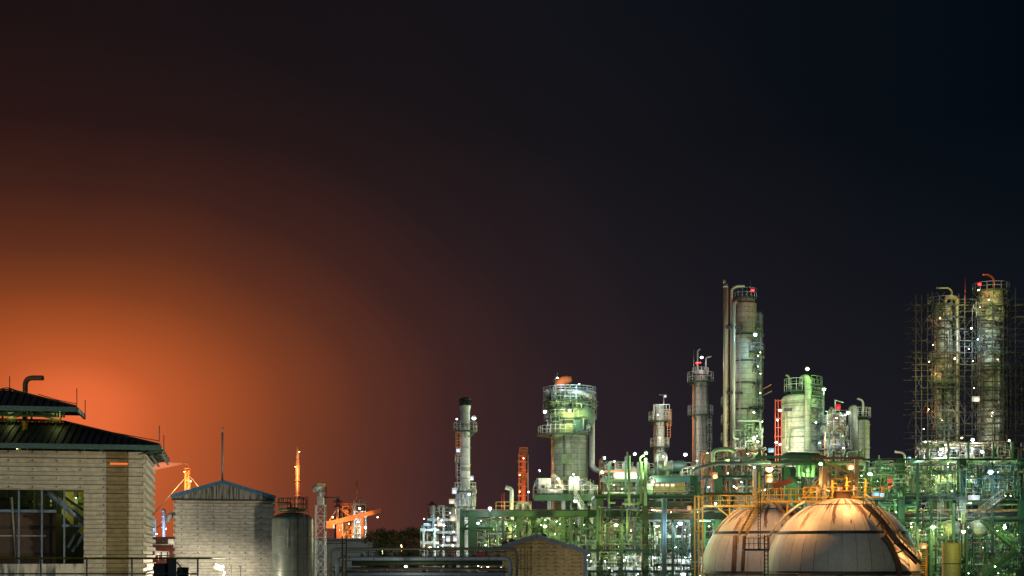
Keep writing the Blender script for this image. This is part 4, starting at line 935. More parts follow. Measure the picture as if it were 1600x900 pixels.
def access():
    Y = MATS['yellow_paint']
    # yellow walkways
    t = T('yellow_walkway', 'long yellow railed walkway running up to the smaller gas sphere', 'walkway', 1135, 172); p = t.p
    A, B = p(1098, 790), p(1180, 790)
    d = t.part('deck', MB().box((A+B)/2+Vector((0, .7, -.05)), (B.x-A.x, 1.4, .26)), Y)
    for dy in (0, 1.4): rb = MB(); railing(rb, [A+Vector((0, dy, 0)), B+Vector((0, dy, 0))], 1.25, 1.15, .055, n=6); t.part('handrail', rb, Y, d)
    for px in (1086, 1092, 1098): a = p(px, 774); t.part('post', MB().bar((a.x, .2, 0), (a.x, .2, a.z), .16), Y)
    t.part('ladder_rungs', MB().bar(p(1086, 776), p(1098, 776), .1).bar(p(1086, 796), p(1098, 796), .1).bar(p(1086, 812), p(1098, 812), .1).bar(p(1086, 830), p(1098, 830), .1), Y)
    t.part('brace', MB().bar(p(1122, 794), p(1140, 808), .16).bar(p(1158, 794), p(1140, 808), .16).bar(p(1140, 794), p(1140, 810), .14), Y)
    t = T('yellow_walkway', 'higher yellow railed bridge between the crowns of the two gas spheres', 'walkway', 1240, 172); p = t.p
    A, B = p(1180, 783), p(1292, 783)
    d = t.part('deck', MB().box((A+B)/2+Vector((0, .7, -.05)), (B.x-A.x, 1.4, .28)), Y)
    for dy in (0, 1.4): rb = MB(); railing(rb, [A+Vector((0, dy, 0)), B+Vector((0, dy, 0))], 1.55, .85, .05, n=6); t.part('handrail', rb, Y, d)
    t.part('brace', MB().bar(p(1208, 785), p(1230, 804), .2).bar(p(1250, 785), p(1230, 804), .2), MATS['rust_steel'])
    t.part('inclined_rail', MB().bar(p(1248, 784), p(1285, 742), .14).bar(p(1252, 788), p(1288, 746), .12), Y)
    t.part('post', MB().bar(Vector((p(1230, 800).x, .3, 0)), p(1230, 786, .3), .2), MATS['yellow_paint'])
    # portal frames over the spheres
    t = T('steel_portal', 'cream orange lit steel portal standing over the front sphere crown', 'frame', 1315, 170, z=0); p = t.p
    for px, top, dy in ((1288, 728, 1.5), (1338, 716, 1.5), (1338, 716, 5.0), (1297, 735, 5.0)):
        a = p(px, top, dy); t.part('column', MB().box((a.x, dy, (a.z+ZC1)/2), (.46, .46, a.z-ZC1)), MATS['tan_paint' if px < 1300 else 'pipe_tan'])
    t.part('beam', MB().bar(p(1270, 716, 1.2), p(1350, 716, 1.2), .3, .26), MATS['rust_steel'])
    t.part('beam', MB().bar(p(1288, 748, 1.3), p(1338, 748, 1.3), .2), Y)
    t.part('brace', MB().bar(p(1290, 722, 1.4), p(1338, 744, 1.4), .16), Y); t.part('brace', MB().bar(p(1300, 736, 1.4), p(1320, 722, 1.4), .12), MATS['pipe_tan'])
    t.part('drop_pipe', MB().tube(fillet([p(1295, 738, 1), p(1295, 760, 1), p(1302, 766, 1), p(1322, 768, 1)], .8), .30, 10), MATS['pipe_cladding'])
    clutter(t, 1298, 1336, 742, 778, 1, 5, nv=9, nh=4, nb=5, nves=0, nval=5, seed=77, mats=['pipe_tan', 'orange_primer', 'yellow_paint', 'pipe_cladding'], rmax=.13, rails=1)
    t = T('steel_post', 'cream lit steel post with a dark cap above the smaller sphere', 'post', 1179, 176); p = t.p
    a = p(1179, 733); t.part('shaft', MB().box((0, 0, a.z/2+ZC2/2), (.42, .42, a.z-ZC2+0)), MATS['pipe_tan']); t.part('cap', MB().box((0, 0, a.z+.08), (1.6, .8, .2)), MATS['rust_steel'])
    t.part('pipe', MB().tube([(.6, 0, ZC2), (.6, 0, a.z-.3)], .12, 8), MATS['yellow_paint']); t.part('pipe', MB().tube([(.95, 0, ZC2), (.95, 0, a.z-2)], .08, 8), Y)
    # dark ladder tower between the spheres
    t = T('ladder_tower', 'dark steel ladder with a small railed landing between the two spheres', 'ladder', 1193, 150); p = t.p; D_ = MATS['dark_steel']
    for px in (1194.5, 1200): a = p(px, 836); t.part('stile', MB().box((a.x, 0, a.z/2), (.13, .13, a.z)), D_)
    mb = MB()
    for py in range(838, 905, 6): mb.bar(p(1194.5, py), p(1200, py), .07)
    t.part('rungs', mb, D_)
    A, B = p(1162, 859), p(1202, 859); d = t.part('landing', MB().box((A+B)/2+Vector((0, .6, 0)), (B.x-A.x, 1.2, .22)), D_)
    rb = MB(); railing(rb, [A, B], 1.25, .55, .035, n=5); t.part('handrail', rb, D_, d)
    for px in (1184.5, 1188): t.part('mast', MB().bar(p(px, 770, 1.2), p(px, 859, 1.2), .08), D_)
    mb = MB()
    for py in range(772, 859, 5): mb.bar(p(1184.5, py, 1.2), p(1188, py, 1.2), .05)
    t.part('mast_rungs', mb, D_)
access()
# ------------------------------------------------------------------ stacks and columns
def white_stack():
    t = T('exhaust_stack', 'white steel stack with black crown cage and a lamp lit ring platform', 'stack', 727, 207); p = t.p; k = t.k
    t.part('shaft', MB().lathe([(10.5*k, 0), (10.5*k, t.z(800)), (8.6*k, t.z(772)), (7.6*k, t.z(764)), (7.2*k, t.z(650)), (7.2*k, t.z(645)), (8.6*k, t.z(634)), (8.8*k, t.z(633)), (7.8*k, t.z(633))], n=36), MATS['stack_steel'])
    cr = MB().lathe([(8.2*k, t.z(634)), (8.8*k, t.z(634)), (8.8*k, t.z(632)), (8.2*k, t.z(632))], n=24).lathe([(8.4*k, t.z(625)), (9.4*k, t.z(625)), (9.4*k, t.z(623.5)), (5*k, t.z(621.5)), (4.6*k, t.z(622.5)), (8.4*k, t.z(624.5))], n=24)
    for i in range(16): a = i*math.pi/8; cr.bar((8.6*k*math.cos(a), 8.6*k*math.sin(a), t.z(634)), (9.1*k*math.cos(a), 9.1*k*math.sin(a), t.z(624.5)), .13)
    cr.lathe([(7*k, t.z(634)), (7*k, t.z(626)), (0, t.z(626))], n=20); t.part('crown_cage', cr, MATS['dark_steel'])
    hoops(t, (700, 726, 748), 7.4, 'grey_steel', th=.08)
    ring_platform(t, 0, 0, t.z(674), 7.4*k, 19*k, h=1.3)
    ring_platform(t, 0, 0, t.z(768), 8*k, 17*k, h=1.3); ring_platform(t, 0, 0, t.z(792), 9*k, 17*k, h=1.3)
    ladder(t, -10*k, -.6, t.z(722), t.z(672), mat='orange_primer')
    a = p(716, 720); d = t.part('platform', MB().box((a.x, -.3, t.z(722)), (9*k, 1.4, .15)), MATS['green_steel']); rb = MB(); railing(rb, [(a.x-4.3*k, -1, t.z(722)), (a.x+4.3*k, -1, t.z(722))], 1.1, .5, .045); t.part('handrail', rb, MATS['light_steel'], d)
    ladder(t, -10*k, .3, t.z(768), t.z(722), cage=True)
    for i in range(10):
        a = i*.628+.2; x, y = 13.5*k*math.cos(a), 13.5*k*math.sin(a); t.part('frame_leg', MB().bar((x, y, 0), (x*.9, y*.9, t.z(768)), .22), MATS['grey_steel'])
    clutter(t, 712, 744, 760, 800, -1.4, 1.4, nv=7, nh=5, nb=6, nves=0, nval=4, seed=9, rmax=.15, rails=1)
white_stack()

def fat_tower():
    t = T('absorber_tower', 'fattest tower, ribbed cladding, tiered head and an orange windsock', 'tower', 890, 220); p = t.p; k = t.k
    vessel_shell(t, 612, 800, 27, 'column_green', .25)
    hoops(t, (690, 712, 735), 27.2, 'grey_steel', th=.06)
    t.part('upper_shell', MB().lathe([(27.4*k, t.z(680)), (30*k, t.z(672)), (30*k, t.z(625)), (27.4*k, t.z(622))], n=36), MATS['head_green'])
    t.part('hatch', MB().lathe([(0, -.2), (1.7, -.2), (1.7, .5), (0, .6)], (2.2, -3.3, t.z(655)), 20, 'y'), MATS['pipe_green'])
    t.part('side_box', MB().box((1.6, -3.3, t.z(668)), (2.4, 1.0, 1.7)), MATS['teal_steel'])
    ring_platform(t, -.8, 0, t.z(680), 2.7, 4.3, 100, 350, h=1.3); ring_platform(t, 0, 0, t.z(656), 3, 4.1, 120, 300, h=1.3)
    ring_platform(t, 0, 0, t.z(629), 2.8, 4.2, h=1.4, rail='galvanised'); ring_platform(t, 0, 0, t.z(620), 2.5, 3.9, h=1.4, rail='galvanised'); ring_platform(t, 0, 0, t.z(640), 2.9, 4.1, 150, 400, rail='pipe_green')
    mb = MB()
    for i in range(14):
        a = 2*math.pi*i/14; mb.bar((4.1*math.cos(a), 4.1*math.sin(a), t.z(640)), (4.1*math.cos(a), 4.1*math.sin(a), t.z(606)), .07)
    for py in (606, 610, 614): mb.tube([(4.1*math.cos(R(q)), 4.1*math.sin(R(q)), t.z(py)) for q in range(0, 361, 20)], .045, 5)
    t.part('crown_rails', mb, MATS['galvanised'])
    t.part('overhead_pipe', MB().tube(fillet([p(884, 620, -1.2), p(888, 610, -1.6), p(925, 611, -1.0), p(925, 733, -1.0), p(944, 737, -1.0), p(946.5, 775, -1.0)], 1.3, 7), 4.3*k, 16), MATS['pipe_cladding'])
    t.part('overhead_pipe', MB().tube(fillet([p(886, 612, -3.6), p(913, 613, -3.6), p(923, 620, -2.8)], .8, 5), 4.2*k, 12), MATS['pipe_cladding'], label='second header pipe round the head')
    for px, a, b, r, m in ((917.5, 640, 775, 1.2, 'pipe_green'), (914, 650, 775, .7, 'orange_primer'), (881, 680, 775, 1.0, 'pipe_dark'), (862, 682, 772, .8, 'orange_primer'), (868, 600, 680, .9, 'pipe_cladding'), (905, 684, 770, .7, 'grey_steel'), (895, 690, 775, .6, 'grey_steel')):
        t.tube('riser_pipe', [(px, a, -2.9 if 865 < px < 912 else -.6), (px, b, -2.9 if 865 < px < 912 else -.6)], r, MATS[m])
    t.part('junction_box', MB().box(p(882, 717, -3.1), (.9, .3, 1.5)), MATS['pipe_green'])
    ladder(t, -3.2, -1.2, t.z(680), t.z(630)); ladder(t, 3.9, -1.2, t.z(656), t.z(628))
    t.tube('davit', [(867.5, 612, 0), (867.5, 594, 0), (871, 582, 0)], .8, MATS['light_steel']); t.tube('davit_arm', [(871, 584), (868, 590), (864, 596)], .6, MATS['light_steel'])
    for px in (853, 848.5, 928.5, 932): t.tube('rod', [(px, 614, 0), (px, 640, 0)], .35, MATS['grey_steel'])
    clutter(t, 850, 925, 610, 632, -4.2, -3.2, nv=3, nh=2, nb=3, nves=0, nval=4, seed=21, mats=['galvanised', 'light_steel', 'pipe_green'], rmax=.12, rails=0)
    clutter(t, 851, 920, 640, 678, -4.2, -3.4, nv=3, nh=1, nb=2, nves=0, nval=3, seed=22, mats=['pipe_green', 'dark_green_steel', 'grey_steel'], rmax=.13, rails=0)
    w = T('windsock', 'limp orange windsock flying on top of the fattest tower', 'windsock', 881, 219, z=0); q = w.p
    w.part('pole', MB().tube([q(868, 606), q(868, 596)], .07, 6), MATS['light_steel'])
    w.part('sock', MB().tube([q(868.5, 603), q(874, 599), q(880, 594.5), q(886, 593), q(893, 592)], [.34, .75, .72, .62, .40], 16), MATS['orange_cloth'])
    # service deck at its foot
    d = T('service_deck', 'wide railed service deck with white cabin at the foot of the fattest tower', 'platform', 880, 214); p = d.p
    A, B = p(834, 774), p(932, 774); f = d.part('deck', MB().box(((A.x+B.x)/2, 2, A.z-.15), (B.x-A.x, 9, .3)), MATS['green_steel'])
    rb = MB(); railing(rb, [A+Vector((0, -2.4, 0)), B+Vector((0, -2.4, 0))], 1.4, 1.1, .05); railing(rb, [A+Vector((0, 6.4, 0)), A+Vector((0, -2.4, 0))], 1.4, 1.1, .05); d.part('handrail', rb, MATS['light_steel'], f)
    d.part('beam', MB().box(((A.x+B.x)/2, -2.3, A.z-.6), (B.x-A.x, .3, .6)), MATS['green_steel'])
    for px in (858, 880, 905, 926): a = p(px, 774); d.part('column', MB().box((a.x, -1, (a.z-.9)/2), (.6, .6, a.z-.9)), MATS['grey_steel'])
    d.part('brace', MB().bar(p(836, 776), p(858, 790), .25).bar(p(880, 776), p(896, 792), .2), MATS['green_steel'])
    c = d.part('cabin', MB().box(p(851, 758, 0), (1.9, 2.2, 2.0)), MATS['white_paint']); d.part('window', MB().box(p(848, 760, -1.15)+Vector((0, 0, 0)), (.6, .08, .5)), MATS['dark_steel'], c)
    d.part('duct', MB().tube([p(840, 768, -1.6), p(878, 768, -1.6)], .42, 14), MATS['pipe_cladding'])
    d.part('duct', MB().tube(fillet([p(862, 742, -1), p(872, 748, -1), p(876, 760, -1), p(882, 765, -1)], .8), .32, 12), MATS['pipe_tan'])
    for px in (892, 898.5, 903): d.part('filter_pot', MB().lathe([(.32, t.z(770)), (.32, t.z(751)), (.15, t.z(749)), (0, t.z(748.5))], tuple(p(px, 770, -1.8))[:2]+(0,), 14), MATS['white_paint'])
    clutter(d, 836, 932, 748, 773, -2.2, 2, nv=12, nh=5, nb=12, nves=1, nval=7, seed=23, mats=['grey_steel', 'galvanised', 'pipe_green', 'pipe_cladding', 'pipe_tan'], rmax=.16, rails=1)
    s = T('steel_stair', 'steep galvanised stair dropping from the deck of the fattest tower', 'stairs', 912, 210); q = s.p
    stair(s, q(897, 776), q(914, 806), .9, 'light_steel', 'light_steel', 14, (.35, 1, 0))
fat_tower()

def goose_and_red():
    t = T('vent_pipe', 'grey swan neck vent pipe left of the red lit column', 'vent pipe', 799, 208); t.tube('pipe', [(799.5, 815), (799.5, 764), (791, 762)], 3.2, MATS['pipe_cladding'], 7, 14)
    t.tube('mouth', [(791.6, 762.2), (790, 761.5)], 3.6, MATS['grey_steel'])
    t = T('process_column', 'slim red lit column with side nozzles beyond the green beam', 'column', 818, 235); k = t.k
    vessel_shell(t, 706, 800, 3.8, 'red_lit_paint', .6); hoops(t, (722, 735, 760, 774), 4.4, 'orange_primer', th=.08); t.tube('riser_pipe', [(811, 708, -.3), (811, 790, -.3)], .9, MATS['orange_primer']); t.tube('riser_pipe', [(825, 710, -.3), (825, 788, -.3)], .7, MATS['light_steel'])
    for i, py in enumerate(range(712, 785, 9)): t.part('nozzle', MB().tube([(0, -.2, t.z(py)), ((-1 if i % 2 else -.9)*.95, -.4, t.z(py))], .17, 8), MATS['orange_primer'])
    ring_platform(t, 0, 0, t.z(708), 5.3*k, 6.8*k, h=.9, mat='rust_steel', rail='orange_primer'); ring_platform(t, 0, 0, t.z(748), 5.3*k, 6.8*k, h=.9, mat='rust_steel', rail='orange_primer')
    l = T('crossover_pipes', 'pair of grey swan neck pipes at the foot of the red lit column', 'pipes', 818, 212)
    l.tube('pipe', [(807.5, 806), (807.5, 786.5), (817, 786.5), (817, 806)], 2.6, MATS['pipe_cladding'], 8, 12); l.tube('pipe', [(815, 806), (815, 786.5), (828, 786.5), (828, 806)], 2.4, MATS['pipe_cladding'], 8, 12, dy=.8)
    l.part('box', MB().box(l.p(816, 792, 1.6), (1.6, .5, 1.6)), MATS['grey_steel'])
    for px, a in ((784, 772), (787.5, 770)): 
        r = T('red_rod', ('left' if px < 786 else 'right')+' one of two slim red rods beside the swan neck vent', 'rod', px, 208); r.tube('rod', [(px, 815), (px, a)], .5, MATS['pipe_red']); r.tube('foot', [(px, 815), (px, 796)], .8, MATS['pipe_red'])
goose_and_red()

def columns():
    # small column
    t = T('process_column', 'short column with two railed rings and orange ladder right of the fattest tower', 'column', 1031, 240); k = t.k; p = t.p
    vessel_shell(t, 632, 760, 7.2, 'column_white', .4)
    ring_platform(t, 0, 0, t.z(658), 7.3*k, 18*k, h=1.5); ring_platform(t, 0, 0, t.z(699), 7.3*k, 15*k, h=1.5)
    mb = MB()
    for px in (1021, 1030, 1041, 1046): mb.bar(p(px, 658, -1), p(px, 632, -1), .12).bar(p(px, 658, 1.2), p(px, 632, 1.2), .12)
    for py in (632, 640): mb.bar(p(1021, py, -1), p(1046, py, -1), .12).bar(p(1021, py, 1.2), p(1046, py, 1.2), .12)
    t.part('head_frame', mb, MATS['light_steel'])
    ladder(t, 13.5*k, -.6, t.z(684), t.z(640), mat='orange_primer')
    t.tube('top_pipe', [(1026, 640, -1), (1026, 634, -1), (1022, 634, -1), (1022, 650, -1)], 1.5, MATS['light_steel']); t.tube('riser_pipe', [(1022, 660, -.9), (1022, 740, -.9)], 1.1, MATS['rust_steel'])
    t.tube('davit', [(1037, 640), (1037, 617), (1030, 617)], .8, MATS['grey_steel'])
    # column two
    t = T('process_column', 'slender pale column with two dark ring platforms and a red lamp', 'column', 1094.5, 240); k = t.k; p = t.p
    vessel_shell(t, 578, 770, 10, 'column_white', .4)
    ring_platform(t, 0, 0, t.z(597), 10.2*k, 21*k, h=1.6); ring_platform(t, 0, 0, t.z(649), 10.2*k, 20*k, h=1.6)
    ring_platform(t, 0, 0, t.z(586), 8*k, 13*k, h=1.2)
    t.tube('top_pipe', [(1090, 590, 0), (1090, 548, 0), (1094, 545.5, 0)], 1.3, MATS['light_steel'], 4); t.tube('top_pipe', [(1103, 590, 0), (1103, 558, 0), (1111.5, 557, 0)], 1.2, MATS['light_steel'], 4)
    t.tube('rod', [(1084, 590), (1084, 546)], .6, MATS['grey_steel'])
    t.tube('riser_pipe', [(1083, 600, -.8), (1083, 745, -.8)], 1.4, MATS['orange_primer']); t.tube('riser_pipe', [(1105.5, 600, -.6), (1105.5, 700, -.6)], 1.0, MATS['pipe_dark']); t.tube('riser_pipe', [(1094, 600, -1.35), (1094, 740, -1.35)], .9, MATS['grey_steel'])
    for py in (668, 690): a = p(1107, py); d = t.part('platform', MB().box((a.x, -.6, t.z(py)), (7*k, 1.3, .15)), MATS['green_steel']); rb = MB(); railing(rb, [(a.x-3*k, -1.2, t.z(py)), (a.x+3.4*k, -1.2, t.z(py))], 1.2, .5, .05); t.part('handrail', rb, MATS['grey_steel'], d)
    ladder(t, 13*k, -.4, t.z(720), t.z(650), mat='grey_steel')
    # tall column
    t = T('process_column', 'tallest column with two standpipes and a red lamp on its head', 'column', 1164, 235); k = t.k; p = t.p
    vessel_shell(t, 472, 760, 18, 'column_cladding', .2); t.part('head', MB().lathe([(15.5*k, t.z(473)), (15.5*k, t.z(462)), (9*k, t.z(459)), (0, t.z(458))], n=30), MATS['column_dirty'])
    hoops(t, (524, 565, 599, 640), 18.3, 'dark_steel', th=.1)
    ring_platform(t, 0, 0, t.z(466), 14*k, 18.5*k, h=1.5, mat='dark_steel', rail='grey_steel')
    t.tube('downcomer', [(1143, 762, -1.9), (1143, 452, -1.9), (1150, 447, -1.9), (1163, 446.5, -1.9)], 2.0, MATS['pipe_tan'], 8, 12)
    t.tube('downcomer', [(1146.5, 762, -2.4), (1146.5, 474, -2.4), (1150, 470, -2)], 2.9, MATS['pipe_cladding'], 3, 12)
    t.tube('riser_pipe', [(1156, 505, -2.1), (1156, 700, -2.1)], .9, MATS['grey_steel']); t.tube('riser_pipe', [(1168, 640, -2.1), (1168, 720, -2.1)], .8, MATS['pipe_green']); t.tube('rod', [(1172.5, 470), (1172.5, 437)], .4, MATS['grey_steel'])
    for py in (512, 614): t.part('clamp', MB().box(p(1148, py, -2.2), (2.6, .9, .35)), MATS['dark_steel'])
    for i, (py, a0, a1, ro) in enumerate(((552, -80, 60, 30), (536, -70, 50, 26), (600, -60, 40, 26), (638, -80, 50, 30), (662, -70, 40, 24), (690, -80, 60, 28), (575, -60, 30, 22))):
        ring_platform(t, 0, 0, t.z(py), 18.3*k, ro*k, a0, a1, h=1.4, rail='grey_steel', mat='dark_steel')
    for i, py in enumerate((634, 662, 690, 706, 720)): ring_platform(t, 0, 0, t.z(py), 18.3*k, (38-3*i)*k if i > 2 else 38*k, 150, 215, h=1.4, rail='grey_steel', mat='dark_steel')
    for x in (19.5, 24.5):
        for (a, b) in ((565, 490), (650, 560), (730, 640)): ladder(t, x*k, -.9 if x < 20 else .6, t.z(a), t.z(b), mat='grey_steel')
    for (a, b) in (((1188, 610), (1205, 601)), ((1188, 620), (1206, 611)), ((1181, 500), (1191, 491)), ((1182, 508), (1192, 505))): t.part('davit', MB().bar(p(*a), p(*b), .14), MATS['orange_primer' if a[1] > 600 else 'green_steel'])
    clutter(t, 1180, 1192, 480, 720, -.8, .8, nv=9, nh=12, nb=14, nves=0, nval=9, seed=31, mats=['grey_steel', 'pipe_green', 'dark_green_steel', 'pipe_tan'], rmax=.13, rails=0)
    clutter(t, 1146, 1192, 655, 720, -3.4, -2.2, nv=8, nh=5, nb=12, nves=1, nval=8, seed=32, mats=['light_steel', 'white_paint', 'pipe_green', 'pipe_tan'], rmax=.16, rails=2)
    s = T('standpipe', 'free standing yellow green pipe left of the tallest column', 'pipe', 1133, 233)
    s.tube('pipe', [(1133, 770), (1133, 442)], 3.0, MATS['pipe_tan'], n=14); s.tube('tip', [(1132.5, 443), (1131, 437)], 2.6, MATS['pipe_cladding']); s.tube('cap', [(1133, 449), (1133, 446)], 3.6, MATS['grey_steel'])
    s.tube('tracer_line', [(1137, 700), (1137, 445), (1134, 444)], .7, MATS['orange_primer'])
    # wide drum
    t = T('process_column', 'wide domed vessel with a thick looped pipe and a green lamp above', 'column', 1249, 230); k = t.k; p = t.p
    vessel_shell(t, 614, 760, 27, 'column_cladding', .35); hoops(t, (632, 655, 684), 27.2, 'pipe_green', th=.09)
    t.tube('overhead_pipe', [(1253, 612, -.5), (1253, 590, -.5), (1262.5, 590, -2.9), (1262.5, 704, -3.2)], 5.0, MATS['column_green'], 9, 16)
    t.tube('vent_pipe', [(1233, 612, -1), (1233, 588, -1), (1228, 586, -1)], 1.6, MATS['pipe_green'], 5)
    ring_platform(t, 0, 0, t.z(612), 18*k, 24*k, h=2.0); t.part('neck', MB().lathe([(14*k, t.z(616)), (14*k, t.z(606)), (0, t.z(606))], n=24), MATS['dark_green_steel'])
    for py in (604, 622, 640, 664, 690): ring_platform(t, 0, 0, t.z(py), 27*k, 36*k, -70, 40, h=1.4, mat='green_steel', rail='pipe_green')
    t.tube('loop_pipe', [(1233, 705, -2.6), (1233, 670, -2.6), (1252, 668, -2.9), (1260, 668, -2.9)], 1.2, MATS['pipe_green']); t.tube('riser_pipe', [(1228, 640, -2.5), (1228, 706, -2.5)], .8, MATS['pipe_tan'])
    t.part('nozzle_box', MB().box(p(1231, 640, -2.8), (1.3, .4, .5)), MATS['dark_steel'])
    ladder(t, 30*k, -.8, t.z(710), t.z(606)); clutter(t, 1268, 1288, 600, 706, -1.4, 1, nv=9, nh=8, nb=10, nves=0, nval=6, seed=35, mats=['pipe_green', 'galvanised', 'light_steel'], rmax=.14, rails=0)
    r = T('rung_frame', 'red lit ladder frame on the left of the wide domed vessel', 'frame', 1216, 228); q = r.p
    for px in (1211.5, 1216, 1221): r.part('post', MB().bar(q(px, 760), q(px, 624), .14), MATS['pipe_red'])
    for py in range(626, 712, 14): r.part('cross_rail', MB().bar(q(1211, py), q(1221.5, py), .13), MATS['pipe_red'])
    # dirty column
    t = T('process_column', 'dark stained column with crowded platforms between the wide vessel and the right one', 'column', 1304, 226); k = t.k; p = t.p
    vessel_shell(t, 644, 790, 13.5, 'column_dirty', .5); ring_platform(t, 0, 0, t.z(662), 13.5*k, 18*k, h=1.3, mat='dark_steel', rail='grey_steel'); ring_platform(t, 0, 0, t.z(681), 13.5*k, 22*k, h=1.3, mat='dark_steel', rail='grey_steel'); ring_platform(t, 0, 0, t.z(702), 13.5*k, 26*k, h=1.3, mat='dark_steel', rail='grey_steel')
    t.part('head_drum', MB().lathe([(6*k, t.z(652)), (6*k, t.z(641)), (3*k, t.z(638)), (0, t.z(638))], (-.4, 0, 0), 16), MATS['rust_steel'])
    t.tube('riser_pipe', [(1302, 680, -1.7), (1302, 780, -1.7)], 2.0, MATS['pipe_tan']); t.tube('riser_pipe', [(1289, 665, -.6), (1289, 780, -.6)], 1.3, MATS['orange_primer']); t.part('davit', MB().bar(p(1304, 625), p(1318, 629), .12).bar(p(1305, 625), p(1305, 645), .12), MATS['light_steel'])
    clutter(t, 1290, 1322, 640, 712, -2.2, -1.6, nv=6, nh=6, nb=10, nves=0, nval=8, seed=41, mats=['grey_steel', 'rust_steel', 'pipe_green', 'light_steel'], rmax=.14, rails=1)
    # right vessel
    t = T('process_column', 'grey green vessel with a tall looped pipe and swan neck vent right of the stained column', 'column', 1344, 232); k = t.k
    vessel_shell(t, 655, 780, 14.5, 'column_green', .3); t.tube('overhead_pipe', [(1329, 664, -1.6), (1329, 638, -1.6), (1336, 636, -1.8), (1336, 712, -1.8)], 4.0, MATS['pipe_cladding'], 9, 16)
    t.tube('vent_pipe', [(1348.5, 650, 0), (1348.5, 626, 0), (1339, 622.5, 0)], 1.7, MATS['light_steel'], 6); ring_platform(t, 0, 0, t.z(652), 10*k, 16.5*k, h=1.5, rail='light_steel'); t.tube('riser_pipe', [(1351, 655, -1.6), (1351, 725, -1.6)], .9, MATS['pipe_green'])
    hoops(t, (664, 700), 14.7, 'grey_steel', th=.07); ladder(t, -15*k, -1.0, t.z(720), t.z(650)); t.tube('bend_pipe', [(1326, 662, -1.2), (1322, 675, -1.4), (1326, 700, -1.6), (1334, 712, -1.8)], 2.0, MATS['pipe_green'])
columns()

